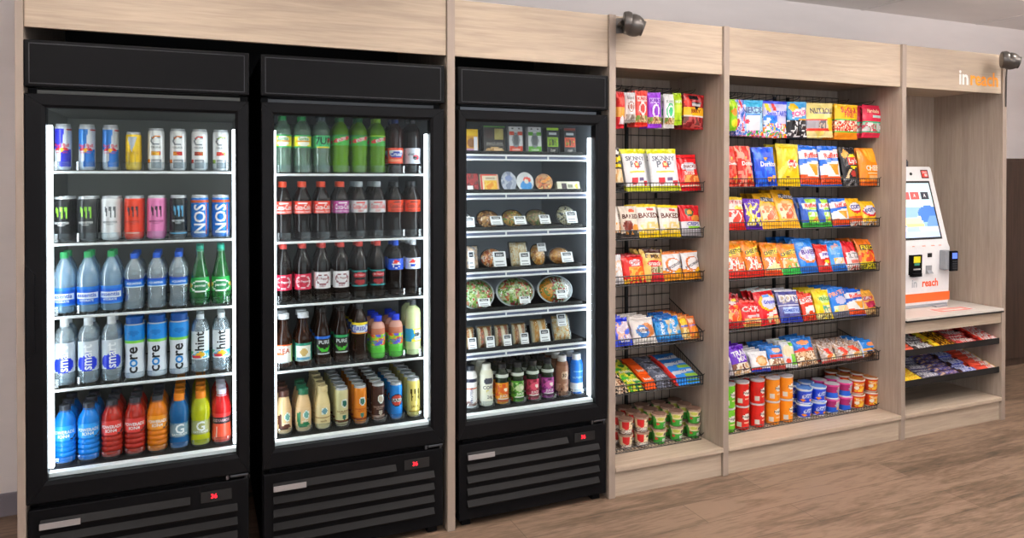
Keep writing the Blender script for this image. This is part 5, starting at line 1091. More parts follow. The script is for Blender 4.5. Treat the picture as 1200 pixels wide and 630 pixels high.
# ---- wide display ----
CANDY = ['#e83a3a', '#f2c82a', '#3a8ae0', '#f2f2f2', '#e87ac0', '#3ab85a', '#f08a2a']
wh, g_ = 'pegs of wide display', 'candy bags hanging on the wide display pegs'
bags('peg2', .135, 0, [
 ('gummy_bag', 'lime and orange gummy bag', 852, 863.5, 116, [E_(.4, .6, .3, .12, '#f09020'), E_(.5, .25, .36, .12, '#f2e02a'), E_(.3, .85, .4, .1, '#b8e020')], '#8ad020', 3, dict(pb=153)),
 ('candy_bag', 'blue and purple candy bag', 861, 872, 116.5, [N_(0, 0, 1, 1, ['#2a60c0', '#c8b8e8', '#5a80e0', '#e8e4f8', '#d84a5a'], 5)], '#3a70d0', 3, dict(pb=158)),
 ('candy_bag', 'white and turquoise rope candy bag', 868, 893, 117, [R_(0, .82, 1, 1, '#3ab0e0'), T_('NERDS', .45, .72, .24, '#2a4a90'), R_(.2, .58, .8, .61, '#3a8ad8'), R_(.18, .15, .8, .56, '#f0eef8'), N_(0, 0, 1, .16, CANDY, 6), N_(0, .5, .16, .9, ['#8a60c8', '#48b8e8', '#e8e8f8'], 5), E_(.2, .4, .1, .07, '#e83a5a')], '#a8d8f4', 3, dict(pb=159)),
 ('candy_bag', 'blue bag with multicoloured candy', 892, 921, 118, [R_(0, .93, 1, 1, '#1a3ad0'), P_([(0, .9), (.2, .93), (.3, .7), (.15, .7)], '#f2d82a'), P_([(.3, .9), (.45, .93), (.5, .75), (.4, .7)], '#e83a3a'), T_('SweeTARTS', .55, .66, .17, '#4a5ad0'), N_(.0, .0, 1, .4, CANDY + ['#f2f2f2'], 6), N_(0, .4, .5, .62, ['#1f5ad8', '#2a80f0', '#d8e8f8'], 4)], '#c8c8f0', 3, dict(pb=161)),
 ('candy_bag', 'light blue and black gummy bag', 921, 944, 119, [R_(0, 0, 1, .48, '#1f1c20'), N_(0, .05, 1, .5, ['#1c1a1e', '#3a363c', '#e8e8ec', '#1c1a1e', '#2a2a2e'], 5), E_(.3, .84, .2, .12, '#f2c81c'), P_([(.2, .55), (.85, .62), (.9, .85), (.3, .78)], '#f6eef2'), T_('SOUR', .55, .68, .20, '#e8388a', .15), R_(.5, .5, .95, .55, '#f0a81c')], '#3a9ad8', 3, dict(pb=162)),
 ('nut_bag', 'cream and yellow nut bag', 943, 975, 120.5, [T_('NUT ROLL', .55, .78, .15, '#3a3444'), R_(.25, .68, .85, .72, '#8a8a94'), R_(0, .50, 1, .54, '#d83a2a'), R_(0, .26, 1, .50, '#a8a4ac'), N_(.4, .26, 1, .50, ['#8a5a4a', '#c8b8a8', '#6a6a74', '#d8c8b0'], 6), R_(0, .2, 1, .26, '#d83a2a'), P_([(.7, .55), (1, .6), (1, .1), (.8, .2)], '#f2c41c'), N_(0, 0, 1, .18, ['#f2e2a0', '#e8cf6a'], 4)], '#f2e08a', 3, dict(pb=161)),
 ('candy_bag', 'yellow and orange candy bag', 974, 1005.5, 122, [T_('SUGAR', .55, .84, .16, '#e83a4a'), T_('FREE', .55, .70, .14, '#e8603a'), R_(0, .54, 1, .58, '#3fae3a'), N_(0, .22, 1, .54, ['#e0502e', '#f2e8dc', '#c83a34', '#f0c098', '#e87a6a'], 7), R_(0, .19, 1, .23, '#5ab83a'), R_(0, 0, 1, .19, '#f0901c')], '#f7c41c', 3, dict(pb=163, side='#e88a1c')),
 ('candy_bag', 'crimson candy bag', 1008, 1031, 123, [T_('Fireballs', .5, .82, .14, '#f2c8a8'), R_(.4, .62, .9, .70, '#bfe0dc'), R_(0, .46, 1, .5, '#2fa878'), N_(0, .18, 1, .46, ['#e8e4e2', '#b84a5a', '#8ac8a8', '#c8c4c8'], 6), R_(0, .14, 1, .18, '#2fa878')], '#d8284a', 3, dict(pb=161, side='#a81838')),
], wh, lean=0, group=g_, hangz=1)
RUF = [R_(0, 0, 1, .30, '#e8501c'), P_([(0, .26), (1, .22), (1, .60), (.5, .60), (0, .50)], '#f2f2ee'), P_([(.35, .52), (.85, .56), (.8, .26), (.6, .3)], '#f0a030'), P_([(0, .66), (0, .86), (1, .92), (1, .70)], '#e8ecf2'), T_('Ruffles', .55, .76, .19, '#e83a2a', .08), R_(0, .0, 1, .04, '#2a6ad0')]
RUFL = [R_(0, 0, 1, .16, '#3fae48'), R_(.3, .14, 1, .98, '#a8dc4a'), P_([(.1, .62), (1, .66), (1, .84), (.1, .80)], '#f0f4ee'), T_('Ruffles', .58, .73, .19, '#e84a3a', .06), R_(.3, .5, 1, .56, '#2a6ac0'), P_([(.5, .2), (.85, .36), (.95, .2)], '#e8902a'), N_(.3, .36, 1, .5, ['#d8f0b0', '#a8dc4a', '#f2f4e8'], 4)]
DOR = lambda c2, c3: [N_(0, 0, 1, 1, [c2, c3, c2], 3), T_('Doritos', .6, .56, .19, '#f4f2f0'), P_([(.45, .25), (.6, .08), (.72, .25)], '#f0a030'), P_([(.7, .26), (.82, .08), (.95, .28)], '#f0b450'), P_([(.5, .62), (.62, .75), (.42, .72)], '#f0b450')]
wh, g_ = 'second row, wide display', 'chip bags in the second wide basket'
bags('w2', .15, BZ2[2], [
 ('tortilla_chip_bag', 'left red tortilla chip bag', 850, 865, 172, DOR('#c8281c', '#e8604a'), '#cf3020', 3, dict(nu=14)),
 ('tortilla_chip_bag', 'right red tortilla chip bag', 864, 885, 171.5, DOR('#c8281c', '#f0907a'), '#cf3020', 3),
 ('tortilla_chip_bag', 'blue tortilla chip bag', 885, 911, 173, DOR('#1c4ad0', '#2a6ae8'), '#1f48c8', 3),
 ('potato_chip_bag', 'tall yellow potato chip bag', 911.5, 937, 169, [R_(0, .94, 1, 1, '#f6e23a'), E_(.6, .52, .25, .10, '#f2f0e8'), E_(.6, .52, .22, .085, '#d8262e'), T_("Lay's", .6, .52, .20, '#f8f4ec'), E_(.6, .40, .18, .05, '#f0b01c'), P_([(0, .1), (.5, .5), (.4, .6), (0, .35)], '#f4e268'), E_(.4, .22, .07, .03, '#6a3a10')], '#f0c81a', 3),
 ('ridged_chip_bag', 'left blue and white ridged chip bag', 936.5, 962, 171, RUF, '#1f6ad8', 3),
 ('ridged_chip_bag', 'right blue and white ridged chip bag', 961, 987, 171.5, RUF, '#1f6ad8', 3),
 ('potato_chip_bag', 'black barbecue chip bag', 986.5, 1008.5, 173, [E_(.62, .62, .34, .19, '#f2d820'), R_(.28, .50, .98, .74, '#26262a'), R_(.34, .52, .92, .72, '#e0442e'), T_("Lay's", .62, .62, .26, '#f8f2e8'), P_([(.0, .8), (.3, .95), (.5, .85), (.2, .7)], '#e8a84a'), P_([(.1, .2), (.35, .45), (.45, .4), (.2, .15)], '#e0c898'), E_(.55, .3, .14, .08, '#b83a34'), N_(0, 0, 1, .2, ['#2a2a2c', '#3a3c40', '#8a8c90'], 6)], '#26262a', 3),
 ('cheese_puff_bag', 'bright orange bag', 1008, 1031, 174, [N_(.0, .6, 1, 1, ['#f08a1c', '#f6a828'], 3), T_('CHEEZ', .62, .46, .2, '#fbf0d8'), R_(.3, .30, .95, .36, '#f8c888'), R_(.4, .14, .96, .26, '#f2b070'), R_(0, 0, 1, .12, '#e0661c')], '#f08c1a', 3, dict(side='#b84a1a')),
], wh, lean=9, group=g_)
FUN = [E_(.5, .45, .48, .26, '#f0b068'), N_(.08, .22, .95, .62, ['#f2c08a', '#e8844a', '#f6d8b0', '#d8603a'], 4), P_([(.2, .76), (1, .72), (1, .84), (.3, .88)], '#4a4a58'), T_('FUNYUNS', .62, .80, .15, '#e8e4ee', -.03)]
wh, g_ = 'third row, wide display', 'chip bags in the third wide basket'
bags('w3', .15, BZ2[3], [
 ('fries_snack_bag', 'yellow-topped red and white bag', 851, 874, 232, [R_(0, .93, 1, 1, '#f0d020'), R_(0, .6, 1, .92, '#eed8d8'), N_(0, .6, 1, .8, ['#f0c83a', '#f2e0d8', '#e8b0a8'], 4), N_(0, .2, 1, .58, ['#e02c24', '#f2ece8', '#e84a3a'], 4), R_(0, 0, 1, .2, '#dc2a20'), T_('HOT FRIES', .5, .84, .13, '#c83a34')], '#ea4030', 2),
 ('puffed_snack_bag', 'purple and yellow bag', 873.5, 893, 234, [N_(.05, .1, .95, .85, ['#5a24a8', '#f0e04a', '#e8e8e0', '#f0d83a', '#4a1c98'], 5), T_('TAKIS', .5, .9, .16, '#d8c8f0')], '#5c22a8', 3),
 ('onion_ring_bag', 'left yellow onion ring bag', 893, 917, 227.5, FUN, '#f0b020', 3, dict(lean=24)),
 ('onion_ring_bag', 'right yellow onion ring bag', 914, 939, 223.5, FUN, '#f0b020', 3, dict(lean=24)),
 ('ridged_chip_bag', 'left lime green ridged chip bag', 940, 960.5, 232.5, RUFL, '#2a58b8', 3, dict(side='#1c3a90')),
 ('ridged_chip_bag', 'right lime green ridged chip bag', 960, 975.5, 233, RUFL, '#2a58b8', 3, dict(side='#1c3a90')),
 ('ridged_chip_bag', 'blue ridged cheddar chip bag', 975, 997, 233.5, RUF, '#1f6ad8', 3),
 ('corn_nut_bag', 'left yellow bag with white oval', 995, 1013.5, 233.5, [R_(0, 0, 1, .34, '#e0602a'), E_(.5, .64, .42, .2, '#d8282a'), E_(.48, .68, .38, .16, '#eceaf0'), N_(0, 0, 1, .16, ['#4a3028', '#e8e0d8', '#c8502a'], 6), T_('corn', .5, .68, .2, '#5a5a9a')], '#f2b81c', 3),
 ('corn_nut_bag', 'right yellow bag with white oval', 1011, 1029, 236.5, [E_(.5, .58, .44, .24, '#d8282a'), E_(.5, .62, .40, .19, '#e4e2ec'), T_('corn', .5, .62, .2, '#5a5a9a', .12), N_(0, 0, 1, .17, ['#4a3028', '#e8e0d8', '#e8a83a'], 6)], '#f6c41c', 3),
], wh, lean=14, group=g_)
CHE = lambda lo: [N_(0, .88, 1, 1, ['#f2801c', '#f09a2c'], 3), P_([(.1, .56), (.9, .68), (.92, .84), (.15, .72)], '#f4d83a'), T_('CHEETOS', .52, .70, .17, '#3a3a28', .14), N_(.05, .2, .95, .52, ['#e8542a', '#f4dcc0', '#e83a28', '#f0f0e8', '#e87a34'], 5), R_(0, 0, 1, .18, lo)]
wh, g_ = 'fourth row, wide display', 'chip bags in the fourth wide basket'
bags('w4', .15, BZ2[4], [
 ('cheese_puff_bag', 'first orange cheese puff bag', 851, 876, 284, CHE('#d02a20'), '#f28a1e', 3),
 ('cheese_puff_bag', 'second orange cheese puff bag', 875, 897.5, 283.5, CHE('#d02a20'), '#f28a1e', 3),
 ('cheese_puff_bag', 'third orange cheese puff bag', 896, 918, 286, CHE('#d84a20') + [P_([(.1, .2), (.6, .42), (.9, .24), (.9, .16), (.1, .14)], '#e4e8a8')], '#f28a1e', 3),
 ('cheese_puff_bag', 'green-based orange cheese puff bag', 917, 939, 287.5, CHE('#2fae48') + [N_(.1, .2, .9, .5, ['#f2e0c0', '#6ab84a', '#f0a050', '#e8d8b0'], 5)], '#f28a1e', 3),
 ('snack_bag', 'bright blue bag with round print', 938, 961, 281, [E_(.55, .50, .46, .24, '#d87a3a'), E_(.55, .53, .42, .21, '#d8dcf0'), T_('BAKES', .55, .58, .18, '#5a3aa0'), N_(.3, .38, .8, .5, ['#c8b8e0', '#e8e4f0', '#a8b8e8'], 6), R_(0, 0, 1, .14, '#1f6ac8'), E_(.3, .84, .2, .06, '#8ac0f0')], '#2a80e0', 4, dict(side='#14388a', d=.05)),
 ('gummy_bag', 'narrow red bag with white print', 960, 975.5, 288, [P_([(.2, .45), (1, .55), (1, .75), (.2, .7)], '#e8e6f4'), E_(.6, .36, .2, .06, '#f2d01c'), P_([(.3, .2), (.5, .36), (.7, .2)], '#f4ece0'), T_('puffs', .6, .62, .26, '#6a4ab0', -.1)], '#d42a24', 3),
 ('snack_bag', 'sky blue bag with cracker print', 974, 993, 283.5, [T_('puffs', .5, .82, .24, '#f2b088', .2), N_(.15, .55, .9, .8, ['#2f90e0', '#7ab8ec', '#c8d8f0'], 4), N_(.25, .22, .95, .42, ['#f2dcc0', '#f0b860', '#e8e4d8'], 4), R_(0, 0, 1, .14, '#1f6ac8')], '#2f8ae0', 4, dict(side='#14488a')),
 ('snack_bag', 'red bag with white panel', 992, 1009.5, 284.5, [P_([(0, .14), (1, .14), (1, .56), (.6, .66), (.1, .6)], '#ecE4e4'.lower()), T_('RITZ', .6, .50, .26, '#8a8a8a'), R_(.3, .24, .9, .34, '#e87a6a'), N_(0, 0, 1, .16, ['#6a3a34', '#d8d0c8', '#b83a34'], 6)], '#d8202c', 3),
 ('corn_snack_bag', 'orange and yellow bag', 1009, 1029.5, 281.5, [R_(.15, .62, 1, .8, '#3a3428'), T_('FRITOS', .58, .71, .2, '#f0cf2a'), N_(0, .24, 1, .62, ['#e83a20', '#f0a02a', '#e8542a'], 4), R_(0, 0, 1, .24, '#d8c41c'), N_(0, .0, 1, .16, ['#d8c41c', '#6a6a1c', '#e8dc2a'], 6)], '#e8761c', 4, dict(side='#b84818')),
], wh, lean=20, group=g_)
wh, g_ = 'fifth row, wide display', 'snack bags in the fifth wide basket'
bags('w5', .15, BZ2[5], [
 ('chip_bag', 'dark red bag with orange rings', 851, 872, 346, [N_(0, .72, 1, 1, ['#a81820', '#7a1018', '#c8303a'], 4), E_(.6, .8, .14, .05, '#f2c81c'), N_(.05, .2, .95, .66, ['#f0902a', '#d8282a', '#f4c078', '#e8542a'], 4), R_(0, 0, 1, .16, '#b81c24'), E_(.45, .72, .22, .05, '#d8c8c8')], '#c41e26', 3),
 ('chip_bag', 'small red bag with white lettering', 871, 893, 353.5, [T_('CHIPS', .5, .66, .24, '#f0e4e0'), P_([(.2, .4), (.9, .46), (.9, .36), (.3, .32)], '#e8d0d0'), N_(.1, .14, .95, .3, ['#f2c88a', '#f0a85a'], 4), R_(0, 0, 1, .12, '#d8a040'), R_(.0, .92, 1, 1, '#e84a3a')], '#da2428', 4, dict(side='#8a1018')),
 ('chip_bag', 'large red and yellow chip bag', 890, 917, 341, [R_(0, .97, 1, 1, '#d8e8e8'), E_(.56, .62, .46, .24, '#f4b41c'), E_(.60, .62, .38, .19, '#dcdcf2'), E_(.5, .8, .16, .05, '#4a8ae0'), T_('Grippos', .6, .62, .17, '#3a3ac0'), P_([(.3, .3), (.9, .42), (.9, .3), (.5, .22)], '#f2ece8'), N_(.3, .0, 1, .24, ['#f0c070', '#d8342a', '#f0d8a0'], 4)], '#d8202a', 3),
 ('pretzel_bag', 'slate blue pretzel bag', 915, 941, 341.5, [R_(0, .95, 1, 1, '#dfe0ea'), N_(.1, .56, .9, .86, ['#5a5a92', '#a8a0a0', '#8a8ab0', '#c8b8a0'], 5), R_(0, .5, 1, .53, '#c8c8dc'), R_(.15, .26, .9, .46, '#a8c0f0'), T_('DOTS', .5, .74, .24, '#e8e4e8'), T_('HOMESTYLE', .5, .36, .11, '#3a50b0'), R_(0, 0, 1, .2, '#1f3ab0')], '#4a4a8c', 3, dict(side='#2a2a4a')),
 ('chip_bag', 'red and white striped bag', 941, 958.5, 345, [P_([(0, .62), (1, .68), (1, .92), (0, .8)], '#e8e4e0'), P_([(.1, .2), (.9, .3), (.9, .55), (.2, .5)], '#f2ece4'), T_('CHEX', .5, .76, .24, '#c8302a'), E_(.5, .28, .2, .06, '#e8502a'), N_(0, 0, 1, .16, ['#d8301c', '#e8602a'], 4)], '#df3a20', 3),
 ('snack_bag', 'yellow snack bag with green print', 958, 976.5, 341, [E_(.6, .66, .34, .14, '#c8e08a'), T_('VEGGIE', .6, .68, .17, '#3a8a3a'), N_(.35, .2, .95, .46, ['#f0a860', '#e8c89a', '#5aa88a', '#f2dca8'], 5), N_(0, 0, 1, .15, ['#f2d820', '#e8e4a0', '#8a7a4a'], 6)], '#f0d41c', 4, dict(side='#c8b018')),
 ('snack_bag', 'bright blue bag with orange letters', 976, 997, 338, [T_('PIRATES', .5, .80, .19, '#f2a888', .16), E_(.6, .56, .34, .13, '#c8c8ec'), N_(.1, .2, .95, .4, ['#f0c098', '#e8e04a', '#d8ecd0', '#f2d8a8'], 4), R_(0, 0, 1, .17, '#6a6a7a'), R_(0, .14, 1, .18, '#1f5ab8')], '#2478d8', 4, dict(side='#14488a')),
 ('ridged_chip_bag', 'blue and white ridged chip bag', 995, 1015, 340.5, RUF, '#1f5ac0', 3),
 ('snack_bag', 'tan bag with crimson print', 1013.5, 1030, 341, [P_([(.2, .25), (.85, .3), (.75, .55), (.1, .5)], '#b02a4a'), R_(.1, .6, .6, .72, '#d8c8c8'), T_('ZAPP', .4, .66, .2, '#b02a4a'), N_(0, 0, 1, .22, ['#6a3a2a', '#c8a068', '#e8c88a'], 6), R_(0, .9, 1, 1, '#f0b040')], '#d89a3e', 3),
], wh, lean=20, group=g_)
wh, g_ = 'sixth row, wide display', 'snack bags in the sixth wide basket'
COOK = ['#d8b088', '#a8784a', '#e8d0b0', '#8a5a3a', '#f0e0cc']
bags('w6', .155, BZ2[6], [
 ('trail_mix_bag', 'clear white-label bag', 849, 861, 410, [N_(0, 0, 1, .7, ['#e8e4e4', '#c8c0c8', '#8a8490'], 4)], '#dcd8e0', 2, dict(nu=12)),
 ('trail_mix_bag', 'purple trail mix bag', 860, 882, 406, [T_('TRAIL', .55, .72, .24, '#f2eef8', .1), T_('MIX', .6, .52, .22, '#f2eef8', .1), N_(0, 0, 1, .4, ['#e8d4b0', '#c8a070', '#f0e8d8', '#7a4a34'], 5)], '#6428b8', 3, dict(side='#4a2a6a')),
 ('cookie_bag', 'white bag with round cookie', 881, 904, 412.5, [E_(.56, .52, .32, .26, '#d89a54'), E_(.56, .52, .2, .16, '#ecc890'), R_(0, .0, 1, .14, '#1f3ac0'), R_(0, .1, .5, .2, '#d8302a')], '#eff0f4', 4, dict(side='#2a5ab0')),
 ('cookie_bag', 'blue-topped tan cookie bag', 903, 921.5, 406, [R_(0, .62, 1, 1, '#2a78d0'), E_(.55, .8, .28, .1, '#f0b898'), R_(.1, .50, .9, .60, '#d83a30'), N_(0, .16, 1, .48, COOK, 5), R_(0, 0, 1, .14, '#b8403a')], '#2a78d0', 4, dict(side='#24508a')),
 ('snack_bag', 'white and lime snack bag', 920, 935, 401.5, [E_(.4, .62, .4, .22, '#ecd8b0'), R_(.55, .1, 1, .5, '#7ad03a'), R_(.6, .8, 1, .95, '#7ac83a'), E_(.3, .25, .2, .1, '#e04a3a')], '#e8ecee', 3),
 ('cookie_bag', 'blue-topped bag of small cookies', 935, 960, 397, [R_(0, .62, 1, 1, '#2478d0'), E_(.5, .82, .3, .09, '#e8905a'), P_([(.0, .56), (.4, .66), (.5, .56), (.8, .64), (1, .54), (1, .5), (0, .5)], '#df3a2a'), N_(0, .0, 1, .5, COOK, 6)], '#2478d0', 3, dict(side='#24508a')),
 ('cookie_bag', 'first clear and red cookie bag', 963, 982, 403, [N_(0, .3, 1, 1, ['#b8a8a0', '#c09a7a', '#8a6e60', '#d4c8c2', '#a89890'], 5), P_([(.15, .7), (.5, .75), (.75, .4), (.5, .4)], '#e03a2a'), N_(.3, .16, 1, .42, ['#f0e0a0', '#f2ead0', '#e87a3a'], 4), R_(0, 0, 1, .12, '#c8342e')], '#b8a498', 4, dict(side='#8a7468')),
 ('cookie_bag', 'second clear and red cookie bag', 981, 997, 402.5, [N_(0, .3, 1, 1, ['#b8a8a0', '#c09a7a', '#8a6e60', '#d4c8c2', '#a89890'], 5), P_([(.15, .72), (.5, .78), (.8, .45), (.5, .4)], '#e03a2a'), N_(.3, .16, 1, .42, ['#f0e0c8', '#e8e8e0', '#e06a4a'], 4), R_(0, 0, 1, .12, '#b8545a')], '#b8a498', 4, dict(side='#8a7468')),
 ('cookie_bag', 'third clear and red cookie bag', 995, 1012.5, 401, [N_(0, .5, 1, 1, ['#b8a8a0', '#c09a7a', '#8a6e60', '#d4c8c2', '#a89890'], 5), P_([(.0, .78), (.4, .82), (.8, .45), (.5, .4)], '#e0442a'), N_(.2, .16, 1, .42, ['#f2e0a0', '#f0ead8', '#f0b46a'], 4), R_(0, 0, 1, .12, '#a83a34')], '#d0c8c4', 4, dict(side='#8a8a9a')),
 ('cookie_bag', 'blue and gold cookie bag', 1012, 1032.5, 398, [R_(0, .48, 1, 1, '#2a84dc'), E_(.55, .72, .26, .12, '#e8945a'), R_(0, .38, 1, .50, '#f0a83a'), N_(0, .0, 1, .36, ['#5a3a2a', '#8a6040', '#3a2a24', '#c8a070'], 5), R_(0, 0, .06, 1, '#c8d8ec')], '#2a84dc', 4, dict(side='#1c3a7a')),
], wh, lean=24, group=g_)
def tubecan(base, spot):
    return cup('chip_tube', .0375, .0375, .124, [E_(.62, .54, .26, .13, '#f4efe8'), T_('Pringles', .60, .54, .17, '#2a2420'), R_(.04, .12, .30, .34, '#d8d4cc'), E_(.8, .86, .09, .045, spot), R_(.45, .28, .95, .34, '#f0c8a8')], base, '#d8d6da', '#b8b4ba')
def put_tubes(P, px, nm, where, zz=.1445):
    for lv in range(2):
        for d in range(3): P.place((ax(px, .19), .186 + d * .079, zz + lv * .1252), (0, 0, random.uniform(-.2, .2)), '%s, %s, %s of stack%s' % (nm, ['frontmost', 'second back', 'third back'][d], ['bottom', 'top'][lv], where), 'chip tube', 'stacked chip tubes on the wide display base')
TG, TR, TO = tubecan('#6cc42a', '#f2e83a'), tubecan('#d8261e', '#e8d04a'), tubecan('#f2921c', '#f0604a')
put_tubes(TG, 852.5, 'green chip tube partly behind the panel', '')
put_tubes(TR, 869, 'red chip tube', ', left red column'); put_tubes(TR, 887, 'red chip tube', ', right red column')
put_tubes(TO, 905, 'orange chip tube', ', left orange column'); put_tubes(TO, 920.5, 'orange chip tube', ', right orange column')
BC = cup('noodle_cup', .036, .0425, .080, [R_(0, .82, 1, .95, '#7aa8ec'), P_([(.18, .38), (.82, .44), (.85, .72), (.22, .66)], '#c8d4ec'), T_('Kraft', .5, .55, .2, '#2a4ac0'), E_(.2, .24, .14, .09, '#f08a1c'), E_(.7, .24, .16, .09, '#f0903a')], '#1f48d8', '#e8eef4', '#5a8ad8', foot='#f2f2f2')
PCU = cup('cereal_cup', .034, .041, .080, [R_(0, .45, 1, 1, '#a8246a'), R_(.5, .5, 1, .95, '#e8aab8'), R_(0, .10, 1, .45, '#1f62d8'), E_(.66, .6, .2, .2, '#a8a8b0'), E_(.75, .36, .2, .1, '#e8a85a')], '#b02a78', '#e0489a', '#c8c8d0', foot='#f2f2f2')
YC = cup('noodle_cup', .034, .041, .084, [N_(.1, .2, .95, .8, ['#d8441c', '#f4b41c', '#e87a20', '#f6c83a'], 4), E_(.25, .45, .14, .12, '#f0ead8'), T_('Maruchan', .5, .68, .14, '#f8e0c0')], '#d8401c', '#efe9e2', '#b06a2a', foot='#c8c4bc')
for c, (P, px, nm) in enumerate(((BC, 942, 'blue noodle cup'), (BC, 958.5, 'blue noodle cup'), (PCU, 974.5, 'magenta cereal cup'), (PCU, 989.5, 'magenta cereal cup'), (YC, 1004, 'yellow and red noodle cup'), (YC, 1020, 'yellow and red noodle cup'))):
    for d in range(2 if c < 4 else 3):
        for lv in range(2):
            P.place((ax(px, .195), .19 + d * .09, .1445 + lv * (.0855 if P is YC else .0815)), (0, 0, random.uniform(-.2, .1)), '%s, %s column of cups, %s, %s of stack' % (nm, ORD[c + 1], ['frontmost', 'second back', 'third back'][d], ['bottom', 'top'][lv]), 'food cup', 'stacked food cups on the wide display base')

# peg hooks
def hooks(pxs, z, x1name):
    b = MB(); b.tube([(0, 0, 0), (0, -.28, .012), (0, -.305, .017), (0, -.318, .03)], .0022, 6); b.tube([(0, -.002, .02), (0, -.30, .026)], .0016, 5); b.box(-.012, -.004, -.012, .012, .002, .028, b=.001); P = Proto(b.build('peg_hook', WIRE, None, True))
    for k, px in enumerate(pxs):
        P.place((ax(px, .13), .424, z), (0, 0, 0), 'black wire peg hook, %s from the left on the %s display' % (['first', 'second', 'third', 'fourth', 'fifth', 'sixth', 'seventh', 'eighth', 'ninth'][k], x1name), 'hook', 'peg hooks of the %s display' % x1name)
hooks((725.5, 737.5, 750.5, 766.5, 783, 793, 811, 829), az(770, 107, .13) - .012, 'narrow')
hooks((857.5, 866.5, 880.5, 906.5, 932.5, 959, 990, 1019.5, 1035.5), az(940, 118, .13) - .010, 'wide')

# ---- candy bars on the kiosk trays
def candybar(prims, base, w=.098, l=.034, h=.013):
    return flatpack('candy_bar', w, l, h, prims, base)
CB = [
 [('#ee6a4a', [R_(.3, .4, .7, .6, '#f4ece8'), T_('mints', .5, .5, .2, '#d83a2a')], 'orange-red wrapped bar', 1058, 1070),
  ('#5c5558', [R_(.0, 0, .2, 1, '#2a2426'), T_('MUSK', .55, .5, .22, '#f2f0f0'), R_(.9, 0, 1, 1, '#c8202a')], 'silver and black wrapped bar', 1068, 1094),
  ('#f2b81c', [T_('M&M', .55, .5, .26, '#5a2a14'), R_(.0, 0, .12, 1, '#f2d83a'), R_(.9, 0, 1, 1, '#d8701c')], 'yellow wrapped bar', 1095, 1119),
  ('#c83a44', [N_(0, 0, 1, 1, ['#c83038', '#e0685a', '#8a2a30', '#d84a48'], 6), T_('Wafer', .5, .5, .2, '#f6eae8')], 'pink and red wrapped bar', 1120, 1144),
  ('#e2341c', [T_('KitKat', .55, .5, .26, '#f6ece8'), R_(0, 0, .08, 1, '#8a1410')], 'bright red wrapped bar', 1145, 1167)],
 [('#f09a1c', [T_('REESE', .5, .5, .24, '#f6e04a'), R_(0, 0, .2, 1, '#f2c82a'), R_(.85, 0, 1, 1, '#6a3a1c')], 'orange and yellow wrapped bar', 1058, 1081),
  ('#5a5a74', [N_(0, 0, 1, 1, ['#5f5f80', '#4a4862', '#8a8490'], 5), T_('CRUNCH', .5, .5, .2, '#e8e4ec')], 'grey-purple wrapped bar', 1080, 1101),
  ('#8a86a4', [N_(0, 0, 1, 1, ['#5a56a0', '#4a3a4a', '#c8a890'], 5), R_(.3, .3, .7, .7, '#b8b4d4'), T_('Twirl', .5, .5, .2, '#4a3a8a')], 'lavender and brown wrapped bar', 1101, 1124),
  ('#4a58b8', [R_(.0, 0, .15, 1, '#3a2420'), T_('SNICK', .5, .5, .24, '#dce0f4'), R_(.9, 0, 1, 1, '#e8603a')], 'blue and brown wrapped bar', 1124, 1145),
  ('#d8ccc8', [R_(.0, 0, .5, 1, '#e0503a'), T_('Pay', .6, .5, .24, '#d84a3a'), R_(.9, 0, 1, 1, '#f0b83a')], 'white and red wrapped bar', 1145, 1166)]]
for ti, (z, y0, y1, rise) in enumerate(TRAYS):
    sl = math.atan2(rise, y1 - y0)
    for li, (base, pr, desc, p0, p1) in enumerate(CB[ti]):
        xa, xb = max(ax(p0, .04), kx0 + .01), ax(p1, .04); P = candybar(pr, base, w=(xb - xa) * .96)
        for d in range(7):
            y = y0 + .028 + d * .040; zz = z + .004 + (y - y0) * rise / (y1 - y0)
            for lv in range(2):
                if lv and d % 2 and li % 2: continue
                P.place(((xa + xb) / 2 + random.uniform(-.004, .004), y + lv * .006, zz + lv * .0145), (sl + random.uniform(0, .08), 0, random.uniform(-.10, .10)),
                        '%s, %s row from front, %s layer, %s kiosk tray' % (desc, ORD[d + 1], ['lower', 'upper'][lv], ['upper', 'lower'][ti]), 'candy bar', 'candy bars on the %s kiosk tray' % ['upper', 'lower'][ti])

# ------------------------------------------------------------------ self checkout kiosk
KW = .43; kc = 4.048; r = empty('payment_kiosk', (kc, .2, .6825)); tag(r, 'white self-checkout kiosk with tilted touch screen and orange base stripe', 'kiosk')
KWHITE = flat('kiosk_white', '#eeeef0', 0.3); h = KW / 2
prof = [(0, .018), (-.004, .03), (-.006, .09), (-.012, .36), (.0, .385), (.118, .845), (.128, .858), (.20, .858), (.21, .845), (.21, .018)]
b = MB(); bm = bmesh.new()
va = [bm.verts.new((-h, y, z)) for y, z in prof]; vb = [bm.verts.new((h, y, z)) for y, z in prof]; k = len(prof)
for i in range(k): bm.faces.new((va[i], va[(i + 1) % k], vb[(i + 1) % k], vb[i]))
bm.faces.new(va[::-1]); bm.faces.new(vb)
bmesh.ops.recalc_face_normals(bm, faces=bm.faces[:])
es = [e for e in bm.edges if abs(e.verts[0].co.x - e.verts[1].co.x) < 1e-6]
bmesh.ops.bevel(bm, geom=es, offset=.007, segments=3, affect='EDGES'); b.bm(bm); b.build('housing', KWHITE, r, True, 35)
def kf(s, t):                              # a point on the kiosk front: s across, t up
    pts = prof[:6]
    for (y0, z0), (y1, z1) in zip(pts[:-1], pts[1:]):
        if z0 <= t <= z1: f = (t - z0) / (z1 - z0); y = y0 + (y1 - y0) * f; return y
    return pts[-1][0]
def kq(b, x0, z0, x1, z1, off, col=None, th=.0):
    b.quad((x0, kf(0, z0) - off, z0), (x1, kf(0, z0) - off, z0), (x1, kf(0, z1) - off, z1), (x0, kf(0, z1) - off, z1), col)
